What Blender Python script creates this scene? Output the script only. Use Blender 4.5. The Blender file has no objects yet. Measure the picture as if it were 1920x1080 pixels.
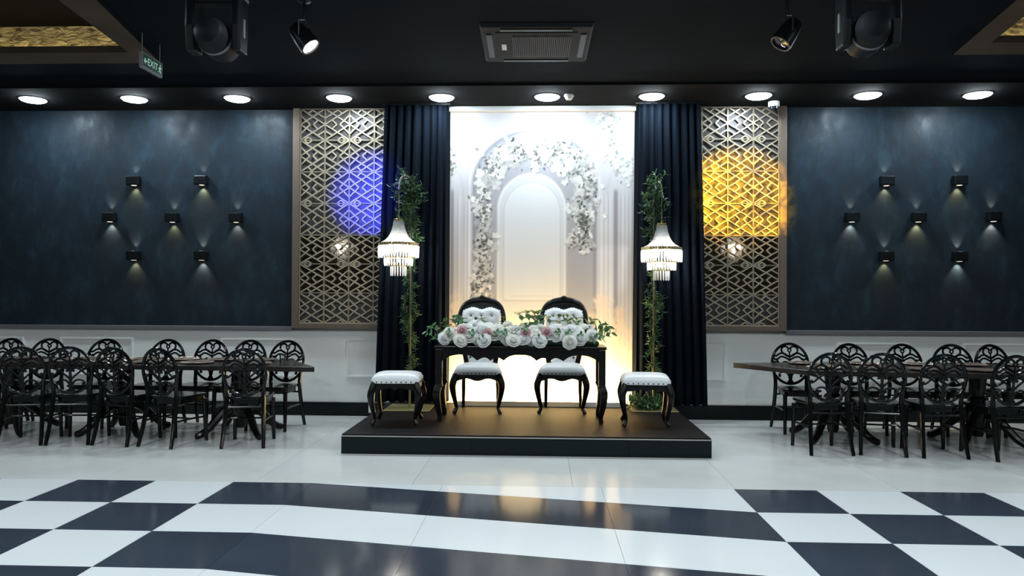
import bpy, bmesh, math, random
import numpy as np
from mathutils import Matrix, Vector, Euler

random.seed(7)
PI = math.pi
scene = bpy.context.scene
COL = scene.collection

# ------------------------------------------------------------------ camera
CAM = Vector((0.0, 0.0, 1.404))
F_PX, YAW, PITCH, ROLL = 1417.4, 0.0387, 0.0123, 0.005
fwd = Vector((-math.sin(YAW) * math.cos(PITCH), math.cos(YAW) * math.cos(PITCH), math.sin(PITCH)))
rgt = Vector((math.cos(YAW), math.sin(YAW), 0))
upv = rgt.cross(fwd)
r2 = rgt * math.cos(ROLL) + upv * math.sin(ROLL)
u2 = upv * math.cos(ROLL) - rgt * math.sin(ROLL)
cam_d = bpy.data.cameras.new('camera')
cam_d.sensor_width = 36
cam_d.lens = F_PX / 1920 * 36
cam_d.clip_end = 100
cam = bpy.data.objects.new('camera', cam_d)
COL.objects.link(cam)
cam.matrix_world = Matrix(((r2.x, u2.x, -fwd.x, CAM.x), (r2.y, u2.y, -fwd.y, CAM.y), (r2.z, u2.z, -fwd.z, CAM.z), (0, 0, 0, 1)))
scene.camera = cam

# ------------------------------------------------------------------ world, exposure
world = bpy.data.worlds.new('world')
scene.world = world
world.use_nodes = True
world.node_tree.nodes['Background'].inputs[0].default_value = (0.6, 0.8, 1, 1)
world.node_tree.nodes['Background'].inputs[1].default_value = 0.004
scene.view_settings.view_transform = 'Standard'
scene.view_settings.look = 'None'
scene.view_settings.gamma = 1
scene.view_settings.use_curve_mapping = False
scene.view_settings.exposure = 0.0
scene.cycles.use_denoising = True
scene.cycles.max_bounces = 8
scene.cycles.transparent_max_bounces = 16
scene.cycles.sample_clamp_indirect = 4
scene.cycles.caustics_reflective = False
scene.cycles.caustics_refractive = False

L_DOWN = 150      # radiance of the ceiling downlights' diffusers
L_HALL = 60       # lens glow of the hall's narrow-beam downlights
E_HALL = 21       # power of each hall downlight's beam (W)
COOL = (0.80, 0.93, 1.0)
HALL_COL = (0.90, 0.975, 1.0)

# ------------------------------------------------------------------ materials
def lin(h):
    h = h.lstrip('#')
    o = []
    for i in (0, 2, 4):
        c = int(h[i:i + 2], 16) / 255
        o.append(c / 12.92 if c <= 0.04045 else ((c + 0.055) / 1.055) ** 2.4)
    return tuple(o)

def P(name, col, rough=0.5, metal=0.0, spec=0.5, coat=0.0, var=0.0, vscale=6.0, bump=0.0, bscale=40.0, rvar=0.0, emit=None, es=0.0, alpha=1.0, trans=0.0, sheen=0.0):
    m = bpy.data.materials.new(name)
    m.use_nodes = True
    nt = m.node_tree
    b = nt.nodes['Principled BSDF']
    c = lin(col) if isinstance(col, str) else col
    b.inputs['Base Color'].default_value = (*c, 1)
    b.inputs['Roughness'].default_value = rough
    b.inputs['Metallic'].default_value = metal
    b.inputs['Specular IOR Level'].default_value = spec
    b.inputs['Coat Weight'].default_value = coat
    b.inputs['Coat Roughness'].default_value = 0.08
    b.inputs['Alpha'].default_value = alpha
    b.inputs['Transmission Weight'].default_value = trans
    b.inputs['Sheen Weight'].default_value = sheen
    if emit is not None:
        b.inputs['Emission Color'].default_value = (*emit, 1)
        b.inputs['Emission Strength'].default_value = es
    if var or rvar or bump:
        tc = nt.nodes.new('ShaderNodeTexCoord')
    if var or rvar:
        n = nt.nodes.new('ShaderNodeTexNoise')
        n.inputs['Scale'].default_value = vscale
        n.inputs['Detail'].default_value = 5
        nt.links.new(tc.outputs['Object'], n.inputs['Vector'])
        if var:
            r = nt.nodes.new('ShaderNodeValToRGB')
            r.color_ramp.elements[0].position = 0.3
            r.color_ramp.elements[1].position = 0.7
            r.color_ramp.elements[0].color = (*[max(0, x * (1 - var)) for x in c], 1)
            r.color_ramp.elements[1].color = (*[min(1, x * (1 + var)) for x in c], 1)
            nt.links.new(n.outputs['Fac'], r.inputs['Fac'])
            nt.links.new(r.outputs['Color'], b.inputs['Base Color'])
        if rvar:
            mr = nt.nodes.new('ShaderNodeMapRange')
            mr.inputs['To Min'].default_value = max(0, rough - rvar)
            mr.inputs['To Max'].default_value = min(1, rough + rvar)
            nt.links.new(n.outputs['Fac'], mr.inputs['Value'])
            nt.links.new(mr.outputs['Result'], b.inputs['Roughness'])
    if bump:
        n2 = nt.nodes.new('ShaderNodeTexNoise')
        n2.inputs['Scale'].default_value = bscale
        n2.inputs['Detail'].default_value = 4
        nt.links.new(tc.outputs['Object'], n2.inputs['Vector'])
        bp = nt.nodes.new('ShaderNodeBump')
        bp.inputs['Strength'].default_value = bump
        bp.inputs['Distance'].default_value = 0.01
        nt.links.new(n2.outputs['Fac'], bp.inputs['Height'])
        nt.links.new(bp.outputs['Normal'], b.inputs['Normal'])
    return m

def emission(name, col, s):
    m = bpy.data.materials.new(name)
    m.use_nodes = True
    nt = m.node_tree
    nt.nodes.remove(nt.nodes['Principled BSDF'])
    e = nt.nodes.new('ShaderNodeEmission')
    e.inputs[0].default_value = (*col, 1)
    e.inputs[1].default_value = s
    nt.links.new(e.outputs[0], nt.nodes['Material Output'].inputs[0])
    return m

M = {}
M['ceiling'] = P('ceiling_paint', (0.0042, 0.0065, 0.0100), 0.9, spec=0.08, var=0.2, vscale=1.5)
M['strip'] = P('ceiling_strip_paint', (0.0085, 0.0092, 0.0105), 0.9, spec=0.08)
M['beam'] = P('brown_beam_paint', (0.066, 0.050, 0.036), 0.8, spec=0.15, var=0.15, vscale=3)
M['recess'] = P('dark_recess_paint', (0.0035, 0.0036, 0.0034), 0.9, spec=0.05)
M['wall_white'] = P('white_wall_paint', (0.76, 0.77, 0.755), 0.5, var=0.03, vscale=2, bump=0.05, bscale=60)
M['mould'] = P('white_moulding_paint', (0.74, 0.75, 0.735), 0.45)
M['cap'] = P('grey_cap_rail', (0.13, 0.13, 0.14), 0.45)
M['base_black'] = P('black_baseboard', (0.0045, 0.008, 0.009), 0.35, spec=0.2)
M['sidewall'] = P('brown_hall_wall', (0.14, 0.115, 0.09), 0.7, spec=0.2, var=0.15)
M['tile_white'] = P('polished_white_tile', (0.60, 0.635, 0.655), 0.13, var=0.03, vscale=0.8, rvar=0.04, spec=0.5)
M['tile_black'] = P('polished_navy_black_tile', (0.029, 0.038, 0.054), 0.12, var=0.25, vscale=0.9, rvar=0.04)
M['tile_marble'] = P('satin_marble_tile', (0.535, 0.55, 0.54), 0.22, var=0.10, vscale=0.9, rvar=0.08)
M['grout'] = P('grey_grout', (0.25, 0.26, 0.27), 0.7)
M['bronze'] = P('brushed_bronze_frame', (0.15, 0.115, 0.09), 0.45, metal=0.4)
M['lattice'] = P('champagne_gold_lattice', (0.42, 0.37, 0.27), 0.40, metal=0.35)
M['backing'] = P('dark_taupe_backing', (0.075, 0.068, 0.068), 0.35, spec=0.3, var=0.2, vscale=4)
M['mirror'] = P('dark_tinted_mirror', (0.30, 0.27, 0.24), 0.03, metal=1.0)
M['black_gloss'] = P('black_gloss_lacquer', (0.0030, 0.0042, 0.0046), 0.16, spec=0.28)
M['black_wood'] = P('black_stained_wood', (0.0055, 0.0050, 0.0052), 0.24, spec=0.3, var=0.3, vscale=8)
M['table_wood'] = P('dark_walnut_tabletop', (0.016, 0.012, 0.011), 0.25, var=0.35, vscale=9)
M['leather'] = P('white_leatherette', (0.74, 0.76, 0.78), 0.35, bump=0.06, bscale=120)
M['button'] = P('dark_pewter_button', (0.06, 0.065, 0.07), 0.3, metal=0.8)
M['nail'] = P('dark_nailhead', (0.05, 0.05, 0.05), 0.25, metal=0.9)
M['deck'] = P('dark_brown_stage_carpet', (0.0060, 0.0052, 0.0062), 0.5, spec=0.1, var=0.35, vscale=5, bump=0.2, bscale=200)
M['stage_front'] = P('dark_green_black_panel', (0.0058, 0.0110, 0.0122), 0.3, spec=0.15)
M['nosing'] = P('aluminium_nosing', (0.60, 0.58, 0.54), 0.3, metal=0.9)
M['curtain'] = P('midnight_navy_velvet', (0.0032, 0.0058, 0.0105), 0.9, spec=0.06, bump=0.08, bscale=90)
M['gold'] = P('polished_gold', (0.72, 0.56, 0.24), 0.22, metal=0.9)
M['pole'] = P('aged_gold_pole', (0.26, 0.24, 0.13), 0.4, metal=0.7)
M['gold_plate'] = P('satin_gold_plate', (0.52, 0.47, 0.22), 0.3, metal=0.75)
M['stem'] = P('brown_green_stem', (0.05, 0.055, 0.02), 0.6)
M['leaf_a'] = P('deep_green_leaf', (0.018, 0.060, 0.022), 0.45, var=0.35, vscale=12)
M['leaf_b'] = P('mid_green_leaf', (0.035, 0.105, 0.032), 0.45, var=0.35, vscale=12)
M['leaf_d'] = P('fresh_green_leaf', (0.08, 0.20, 0.07), 0.5, var=0.3, vscale=12)
M['leaf_c'] = P('eucalyptus_leaf', (0.14, 0.29, 0.15), 0.5, var=0.3, vscale=12)
def mat_petal(name, col):
    m = P(name, col, 0.6, spec=0.2)
    nt = m.node_tree
    tl = nt.nodes.new('ShaderNodeBsdfTranslucent'); tl.inputs[0].default_value = (*col, 1)
    mx = nt.nodes.new('ShaderNodeMixShader'); mx.inputs[0].default_value = 0.35
    nt.links.new(nt.nodes['Principled BSDF'].outputs[0], mx.inputs[1]); nt.links.new(tl.outputs[0], mx.inputs[2])
    nt.links.new(mx.outputs[0], nt.nodes['Material Output'].inputs[0])
    return m
M['petal'] = mat_petal('ivory_petal', (0.93, 0.92, 0.87))
M['petal_b'] = mat_petal('white_petal', (0.93, 0.94, 0.93))
M['petal_pink'] = mat_petal('dusty_pink_petal', (0.72, 0.50, 0.52))
M['plate'] = P('bronze_charger_plate', (0.55, 0.45, 0.38), 0.22, metal=0.85)
M['plastic_black'] = P('black_plastic', (0.0045, 0.006, 0.007), 0.32, spec=0.2)
M['plastic_dark'] = P('charcoal_plastic', (0.010, 0.012, 0.014), 0.45, spec=0.15)
M['plastic_grey'] = P('grey_plastic', (0.16, 0.17, 0.18), 0.4)
M['plastic_white'] = P('white_plastic', (0.72, 0.73, 0.74), 0.35)
M['ac_body'] = P('dark_grey_ac_plastic', (0.012, 0.013, 0.016), 0.6, spec=0.1)
M['ac_slat'] = P('grey_ac_slat', (0.035, 0.036, 0.042), 0.5, spec=0.2)
M['alu'] = P('brushed_aluminium', (0.45, 0.46, 0.47), 0.35, metal=0.9)
M['exit_green'] = P('exit_sign_green', (0.004, 0.045, 0.028), 0.3, emit=(0.0, 0.05, 0.03), es=0.12)
M['exit_white'] = P('exit_sign_lettering', (0.55, 0.8, 0.68), 0.4, emit=(0.5, 0.9, 0.7), es=0.22)
M['lens_dark'] = P('dark_lens_glass', (0.01, 0.012, 0.02), 0.06)
M['diffuser'] = emission('downlight_diffuser', COOL, L_DOWN)
M['hall_diffuser'] = emission('hall_downlight_diffuser', COOL, L_HALL)
M['par_lens'] = emission('lit_par_lens', (0.92, 0.92, 1.0), 14)
M['bulb'] = emission('warm_white_bulb', (1.0, 0.95, 0.86), 300)
M['sconce_led'] = emission('sconce_led', (1.0, 0.9, 0.72), 1.5)
M['warm_led'] = emission('warm_led_lens', (1.0, 0.72, 0.30), 6)
M['cove_led'] = emission('cove_led', (1.0, 0.80, 0.42), 16)

def mat_crystal():
    m = bpy.data.materials.new('cut_crystal')
    m.use_nodes = True
    nt = m.node_tree
    nt.nodes.remove(nt.nodes['Principled BSDF'])
    tr = nt.nodes.new('ShaderNodeBsdfTransparent'); tr.inputs[0].default_value = (0.95, 0.97, 1, 1)
    tl = nt.nodes.new('ShaderNodeBsdfTranslucent'); tl.inputs[0].default_value = (0.95, 0.95, 0.95, 1)
    gl = nt.nodes.new('ShaderNodeBsdfGlossy'); gl.inputs[0].default_value = (1, 1, 1, 1); gl.inputs['Roughness'].default_value = 0.08
    m1 = nt.nodes.new('ShaderNodeMixShader'); m1.inputs[0].default_value = 0.55
    m2 = nt.nodes.new('ShaderNodeMixShader'); m2.inputs[0].default_value = 0.18
    nt.links.new(tr.outputs[0], m1.inputs[1]); nt.links.new(tl.outputs[0], m1.inputs[2])
    nt.links.new(m1.outputs[0], m2.inputs[1]); nt.links.new(gl.outputs[0], m2.inputs[2])
    nt.links.new(m2.outputs[0], nt.nodes['Material Output'].inputs[0])
    return m
M['crystal'] = mat_crystal()

def mat_glass():
    m = bpy.data.materials.new('clear_drinking_glass')
    m.use_nodes = True
    nt = m.node_tree
    nt.nodes.remove(nt.nodes['Principled BSDF'])
    tr = nt.nodes.new('ShaderNodeBsdfTransparent'); tr.inputs[0].default_value = (0.93, 0.95, 0.95, 1)
    gl = nt.nodes.new('ShaderNodeBsdfGlossy'); gl.inputs['Roughness'].default_value = 0.03
    fr = nt.nodes.new('ShaderNodeFresnel'); fr.inputs[0].default_value = 1.6
    mx = nt.nodes.new('ShaderNodeMixShader')
    nt.links.new(fr.outputs[0], mx.inputs[0]); nt.links.new(tr.outputs[0], mx.inputs[1]); nt.links.new(gl.outputs[0], mx.inputs[2])
    nt.links.new(mx.outputs[0], nt.nodes['Material Output'].inputs[0])
    return m
M['glass'] = mat_glass()

def mat_plaster():
    m = P('slate_blue_burnished_plaster', (0.035, 0.05, 0.07), 0.42, spec=0.16)
    nt = m.node_tree
    b = nt.nodes['Principled BSDF']
    tc = nt.nodes.new('ShaderNodeTexCoord')
    mp = nt.nodes.new('ShaderNodeMapping'); mp.inputs['Scale'].default_value = (1.2, 1, 0.7)
    nt.links.new(tc.outputs['Object'], mp.inputs[0])
    n = nt.nodes.new('ShaderNodeTexNoise'); n.inputs['Scale'].default_value = 5.0; n.inputs['Detail'].default_value = 8; n.inputs['Roughness'].default_value = 0.62; n.inputs['Distortion'].default_value = 0.3
    nt.links.new(mp.outputs[0], n.inputs['Vector'])
    r = nt.nodes.new('ShaderNodeValToRGB')
    e = r.color_ramp.elements
    e[0].position = 0.42; e[0].color = (0.0110, 0.0185, 0.0265, 1)
    e[1].position = 0.68; e[1].color = (0.0200, 0.0360, 0.0510, 1)
    e2 = e.new(0.54); e2.color = (0.0138, 0.0235, 0.0335, 1)
    nt.links.new(n.outputs['Fac'], r.inputs[0])
    nt.links.new(r.outputs[0], b.inputs['Base Color'])
    mr = nt.nodes.new('ShaderNodeMapRange'); mr.inputs['From Min'].default_value = 0.35; mr.inputs['From Max'].default_value = 0.65
    mr.inputs['To Min'].default_value = 0.62; mr.inputs['To Max'].default_value = 0.36
    nt.links.new(n.outputs['Fac'], mr.inputs['Value']); nt.links.new(mr.outputs['Result'], b.inputs['Roughness'])
    bp = nt.nodes.new('ShaderNodeBump'); bp.inputs['Strength'].default_value = 0.3; bp.inputs['Distance'].default_value = 0.006
    nt.links.new(n.outputs['Fac'], bp.inputs['Height']); nt.links.new(bp.outputs[0], b.inputs['Normal'])
    return m
M['plaster'] = mat_plaster()

def mat_goldleaf():
    m = P('crumpled_gold_leaf', (0.36, 0.30, 0.16), 0.4, metal=0.3)
    nt = m.node_tree
    b = nt.nodes['Principled BSDF']
    tc = nt.nodes.new('ShaderNodeTexCoord')
    mp = nt.nodes.new('ShaderNodeMapping'); mp.inputs['Scale'].default_value = (2.5, 2.5, 6)
    nt.links.new(tc.outputs['Object'], mp.inputs[0])
    n = nt.nodes.new('ShaderNodeTexNoise'); n.inputs['Scale'].default_value = 3; n.inputs['Detail'].default_value = 8; n.inputs['Distortion'].default_value = 1.5
    nt.links.new(mp.outputs[0], n.inputs['Vector'])
    r = nt.nodes.new('ShaderNodeValToRGB')
    r.color_ramp.elements[0].position = 0.35; r.color_ramp.elements[0].color = (0.10, 0.085, 0.05, 1)
    r.color_ramp.elements[1].position = 0.66; r.color_ramp.elements[1].color = (0.55, 0.48, 0.28, 1)
    nt.links.new(n.outputs['Fac'], r.inputs[0]); nt.links.new(r.outputs[0], b.inputs['Base Color'])
    bp = nt.nodes.new('ShaderNodeBump'); bp.inputs['Strength'].default_value = 0.8; bp.inputs['Distance'].default_value = 0.04
    nt.links.new(n.outputs['Fac'], bp.inputs['Height']); nt.links.new(bp.outputs[0], b.inputs['Normal'])
    return m
M['goldleaf'] = mat_goldleaf()

def mat_print():
    m = bpy.data.materials.new('printed_backdrop_fabric')
    m.use_nodes = True
    nt = m.node_tree
    b = nt.nodes['Principled BSDF']
    a = nt.nodes.new('ShaderNodeAttribute'); a.attribute_name = 'print'
    nt.links.new(a.outputs['Color'], b.inputs['Base Color'])
    b.inputs['Roughness'].default_value = 0.65
    b.inputs['Specular IOR Level'].default_value = 0.2
    return m
M['print'] = mat_print()

# ------------------------------------------------------------------ mesh helpers
class MB:
    def __init__(self):
        self.v, self.f = [], []
    def add(self, vs, fs, mx=None):
        o = len(self.v)
        self.v += [tuple(mx @ Vector(p)) if mx is not None else tuple(p) for p in vs]
        self.f += [tuple(i + o for i in f) for f in fs]
        return self
    def box(self, x0, x1, y0, y1, z0, z1, mx=None):
        vs = [(x0, y0, z0), (x1, y0, z0), (x1, y1, z0), (x0, y1, z0), (x0, y0, z1), (x1, y0, z1), (x1, y1, z1), (x0, y1, z1)]
        return self.add(vs, [(0, 3, 2, 1), (4, 5, 6, 7), (0, 1, 5, 4), (1, 2, 6, 5), (2, 3, 7, 6), (3, 0, 4, 7)], mx)
    def prism(self, poly, z0, z1, mx=None):
        n = len(poly)
        a = sum(poly[i][0] * poly[(i + 1) % n][1] - poly[(i + 1) % n][0] * poly[i][1] for i in range(n))
        if a < 0: poly = poly[::-1]
        vs = [(x, y, z0) for x, y in poly] + [(x, y, z1) for x, y in poly]
        fs = [tuple(range(n - 1, -1, -1)), tuple(range(n, 2 * n))] + [(i, (i + 1) % n, n + (i + 1) % n, n + i) for i in range(n)]
        return self.add(vs, fs, mx)
    def lathe(self, prof, n=20, mx=None, caps=True):
        vs, fs = [], []
        for r, z in prof:
            for i in range(n):
                a = 2 * PI * i / n
                vs.append((r * math.cos(a), r * math.sin(a), z))
        for k in range(len(prof) - 1):
            for i in range(n):
                j = (i + 1) % n
                fs.append((k * n + i, k * n + j, (k + 1) * n + j, (k + 1) * n + i))
        if caps:
            if prof[0][0] > 1e-6: fs.append(tuple(range(n - 1, -1, -1)))
            if prof[-1][0] > 1e-6: fs.append(tuple((len(prof) - 1) * n + i for i in range(n)))
        return self.add(vs, fs, mx)
    def tube(self, pts, r, n=8, closed=False, mx=None, flat=1.0, square=False):
        pts = [Vector(p) for p in pts]
        N = len(pts)
        rs = r if isinstance(r, (list, tuple)) else [r] * N
        vs, fs = [], []
        nrm = None
        for i, p in enumerate(pts):
            if closed: t = pts[(i + 1) % N] - pts[i - 1]
            else: t = pts[min(i + 1, N - 1)] - pts[max(i - 1, 0)]
            if t.length < 1e-9: t = Vector((0, 0, 1))
            t.normalize()
            if nrm is None:
                ref = Vector((0, 1, 0)) if abs(t.y) < 0.9 else Vector((1, 0, 0))
                nrm = (ref - t * ref.dot(t)).normalized()
            else:
                nrm = nrm - t * nrm.dot(t)
                nrm = nrm.normalized() if nrm.length > 1e-6 else Vector((1, 0, 0))
            bn = t.cross(nrm)
            off = PI / 4 if square else 0
            for k in range(n):
                a = 2 * PI * k / n + off
                vs.append(p + nrm * (rs[i] * math.cos(a) * flat) + bn * (rs[i] * math.sin(a)))
        m = N if closed else N - 1
        for i in range(m):
            i2 = (i + 1) % N
            for k in range(n):
                k2 = (k + 1) % n
                fs.append((i * n + k, i * n + k2, i2 * n + k2, i2 * n + k))
        if not closed:
            fs.append(tuple(range(n - 1, -1, -1)))
            fs.append(tuple((N - 1) * n + k for k in range(n)))
        return self.add(vs, fs, mx)
    def ball(self, c, r, nu=8, nv=5, s=(1, 1, 1), mx=None):
        vs, fs = [(c[0], c[1], c[2] - r * s[2])], []
        for j in range(1, nv):
            t = -PI / 2 + PI * j / nv
            for i in range(nu):
                a = 2 * PI * i / nu
                vs.append((c[0] + r * s[0] * math.cos(t) * math.cos(a), c[1] + r * s[1] * math.cos(t) * math.sin(a), c[2] + r * s[2] * math.sin(t)))
        vs.append((c[0], c[1], c[2] + r * s[2]))
        T = len(vs) - 1
        for i in range(nu):
            fs.append((0, 1 + (i + 1) % nu, 1 + i))
            fs.append((T, T - nu + i, T - nu + (i + 1) % nu))
        for j in range(nv - 2):
            for i in range(nu):
                a, b2 = 1 + j * nu + i, 1 + j * nu + (i + 1) % nu
                fs.append((a, b2, b2 + nu, a + nu))
        return self.add(vs, fs, mx)
    def mesh(self, name, mat, smooth=False, bevel=0.0, seg=2, angle=35):
        me = bpy.data.meshes.new(name)
        me.from_pydata(self.v, [], self.f)
        bm = bmesh.new()
        bm.from_mesh(me)
        bmesh.ops.recalc_face_normals(bm, faces=bm.faces)
        if bevel:
            es = [e for e in bm.edges if len(e.link_faces) == 2 and e.calc_face_angle(0) > math.radians(40)]
            bmesh.ops.bevel(bm, geom=es, offset=bevel, segments=seg, profile=0.5, affect='EDGES', clamp_overlap=True)
        for f in bm.faces: f.smooth = smooth
        if smooth:
            for e in bm.edges:
                if len(e.link_faces) == 2 and e.calc_face_angle(0) > math.radians(angle): e.smooth = False
        bm.to_mesh(me)
        bm.free()
        if mat is not None: me.materials.append(M[mat] if isinstance(mat, str) else mat)
        return me
    def build(self, name, mat, parent=None, smooth=False, bevel=0.0, seg=2, angle=35):
        return put(name, self.mesh(name, mat, smooth, bevel, seg, angle), parent)

def put(name, me, parent=None, loc=(0, 0, 0), rot=(0, 0, 0), scale=(1, 1, 1)):
    o = bpy.data.objects.new(name, me)
    COL.objects.link(o)
    o.location, o.rotation_euler, o.scale = loc, rot, scale
    if parent is not None: o.parent = parent
    return o

def tag(o, label, cat, group=None):
    o['label'] = label
    o['category'] = cat
    if group: o['group'] = group
    return o

def thing(name, label, cat, loc=(0, 0, 0), rz=0.0, group=None):
    o = bpy.data.objects.new(name, None)
    o.empty_display_size = 0.1
    COL.objects.link(o)
    o.location = loc
    o.rotation_euler = (0, 0, rz)
    return tag(o, label, cat, group)

def struct(o):
    o['kind'] = 'structure'
    return o

KIDS = {}
def copy_tree(o, parent=None):
    c = o.copy()
    COL.objects.link(c)
    if parent is not None: c.parent = parent
    for ch in [x for x in list(o.children)]:
        copy_tree(ch, c)
    return c

def copy_thing(o, label, loc, rz):
    c = copy_tree(o)
    c.location = loc
    c.rotation_euler = (0, 0, rz)
    c['label'] = label
    return c

def lamp(name, kind, loc, energy, col, parent=None, target=None, **kw):
    d = bpy.data.lights.new(name, kind)
    d.energy = energy
    d.color = col
    for k, v in kw.items(): setattr(d, k, v)
    o = bpy.data.objects.new(name, d)
    COL.objects.link(o)
    o.location = loc
    if target is not None:
        o.rotation_euler = (Vector(target) - Vector(loc)).to_track_quat('-Z', 'Y').to_euler()
    if parent is not None:
        o.parent = parent
    return o

def crom(pts, n=6, closed=False):
    P4 = [Vector(p) for p in pts]
    N = len(P4)
    out = []
    for i in range(N if closed else N - 1):
        g = (lambda k: P4[k % N]) if closed else (lambda k: P4[max(0, min(N - 1, k))])
        a, b, c, d = g(i - 1), g(i), g(i + 1), g(i + 2)
        for k in range(n):
            t = k / n
            out.append(0.5 * ((2 * b) + (c - a) * t + (2 * a - 5 * b + 4 * c - d) * t * t + (3 * b - a - 3 * c + d) * t ** 3))
    if not closed: out.append(P4[-1])
    return out

def interp(vals, n):
    m = len(vals) - 1
    out = []
    for i in range(n):
        t = i / (n - 1) * m
        k = min(int(t), m - 1)
        out.append(vals[k] + (vals[k + 1] - vals[k]) * (t - k))
    return out

ORD = ['first', 'second', 'third', 'fourth', 'fifth', 'sixth', 'seventh', 'eighth', 'ninth', 'tenth']

# ================================================================== THE SETTING
W = 8.85            # face of the back wall
ZC, ZS = 3.65, 3.62  # main ceiling, lower strip along the back wall
XL, XR, YB = -7.6, 7.6, -6.0
YS = 7.88

# floor -------------------------------------------------------------
floor = struct(MB().box(XL, XR, YB, W + 0.1, -0.10, -0.006).build('floor', 'grout'))
GAP = 0.0012
def tile_mesh(poly, mat):
    return MB().prism(poly, -0.012, 0.0).mesh('floor_tile', mat)
def rect(x0, x1, y0, y1): return [(x0 + GAP, y0 + GAP), (x1 - GAP, y0 + GAP), (x1 - GAP, y1 - GAP), (x0 + GAP, y1 - GAP)]
Y0, T = 5.64, 0.6
XA, XB = -1.715, 1.422
sq = {c: tile_mesh(rect(0, T, -T, 0), c) for c in ('tile_white', 'tile_black')}
NR = 8
for r in range(NR):
    for k in range(8):
        c = 'tile_black' if (k + r) % 2 == 0 else 'tile_white'
        put('floor_tile', sq[c], floor, (XA - T * (k + 1), Y0 - T * r, 0))
        put('floor_tile', sq[c], floor, (XB + T * k, Y0 - T * r, 0))
def yline(x, k): return Y0 - T * k - T * (x - XA) / (XB - XA)
cuts = [XA, -0.73, 0.45, XB]
for k in range(-1, NR):
    c = 'tile_black' if k % 2 == 0 else 'tile_white'
    for i in range(3):
        a, b = cuts[i] + GAP, cuts[i + 1] - GAP
        if k == -1: poly = [(a, yline(a, 0) + GAP), (b, yline(b, 0) + GAP), (b, Y0 - GAP), (a, Y0 - GAP)]
        else: poly = [(a, yline(a, k + 1) + GAP), (b, yline(b, k + 1) + GAP), (b, yline(b, k) - GAP), (a, yline(a, k) - GAP)]
        put('floor_tile', tile_mesh(poly, c), floor)
# large marble slabs between the checkered dance floor and the back wall
mm = tile_mesh(rect(0, 1.2, 0, 1.2), 'tile_marble')
mh = tile_mesh(rect(0, 1.2, 0, W - (Y0 + 2.4)), 'tile_marble')
for i in range(-6, 6):
    for j in range(3):
        put('floor_tile', mh if j == 2 else mm, floor, (0.24 + 1.2 * i, Y0 + 1.2 * j, 0))
struct(MB().box(XL, XR, YB, Y0 - T * NR, -0.006, 0.0).build('floor_rear', 'tile_marble'))

# walls -------------------------------------------------------------
wall = struct(MB().box(XL, XR, W + 0.03, W + 0.2, 0, ZC + 0.1).build('wall_back', 'wall_white'))
def panel(x0, x1, z0, z1, y0=W, th=0.04, mat='plaster', name='plaster_panel'):
    return MB().box(x0, x1, y0, y0 + th, z0, z1).build(name, mat, wall)
panel(XL, -2.93, 1.045, ZS, mat='plaster')
panel(2.815, XR, 1.045, ZS, mat='plaster')
MB().box(XL, XR, W, W + 0.04, 0.0, 1.0).build('wainscot', 'wall_white', wall)
MB().box(-1.9, 1.9, W, W + 0.04, 1.0, ZS).build('niche_panel', 'wall_white', wall)
struct(MB().box(XL, -2.93, W - 0.03, W + 0.02, 1.0, 1.047).build('trim_1', 'cap', bevel=0.004))
struct(MB().box(2.815, XR, W - 0.03, W + 0.02, 0.99, 1.04).build('trim_2', 'cap', bevel=0.004))
struct(MB().box(XL, -1.79, W - 0.022, W + 0.01, 0, 0.158).build('baseboard_left', 'base_black', bevel=0.004))
struct(MB().box(1.51, XR, W - 0.022, W + 0.01, 0, 0.168).build('baseboard_right', 'base_black', bevel=0.004))
def moulding(x0, x1, z0, z1):
    b = MB()
    w = 0.022
    for (a, c, d, e) in ((x0, x1, z1 - w, z1), (x0, x1, z0, z0 + w), (x0, x0 + w, z0 + w, z1 - w), (x1 - w, x1, z0 + w, z1 - w)):
        b.box(a, c, W - 0.015, W + 0.005, d, e)
    return b.build('panel_moulding', 'mould', wall)
for x0, x1 in ((-7.56, -6.20), (-5.75, -4.86), (-3.80, -2.92), (-2.29, -1.45), (1.45, 2.135), (3.40, 4.22), (4.82, 5.66)):
    moulding(x0, x1, 0.45, 0.905)
struct(MB().box(XL - 0.1, XL, YB, W + 0.2, 0, ZC + 0.1).build('wall_left', 'sidewall'))
struct(MB().box(XR, XR + 0.1, YB, W + 0.2, 0, ZC + 0.1).build('wall_right', 'sidewall'))
struct(MB().box(XL, XR, YB - 0.1, YB, 0, ZC + 0.1).build('wall_front', 'sidewall'))

# ceiling with two coffers -------------------------------------------
# coffer openings (plan polygons): the inner edge of each brown frame
cofL_out = [(-3.68, 7.10), (-3.37, 5.50), (-3.0, 3.2), (-7.3, 3.2), (-7.3, 7.10)]
cofL_in = [(-3.80, 6.78), (-3.66, 5.50), (-3.35, 3.5), (-7.1, 3.5), (-7.1, 6.78)]
cofR_out = [(3.76, 7.03), (3.53, 5.65), (3.1, 3.2), (7.3, 3.2), (7.3, 7.03)]
cofR_in = [(3.90, 6.70), (3.72, 5.65), (3.45, 3.5), (7.1, 3.5), (7.1, 6.70)]
ceil = MB()
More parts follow.
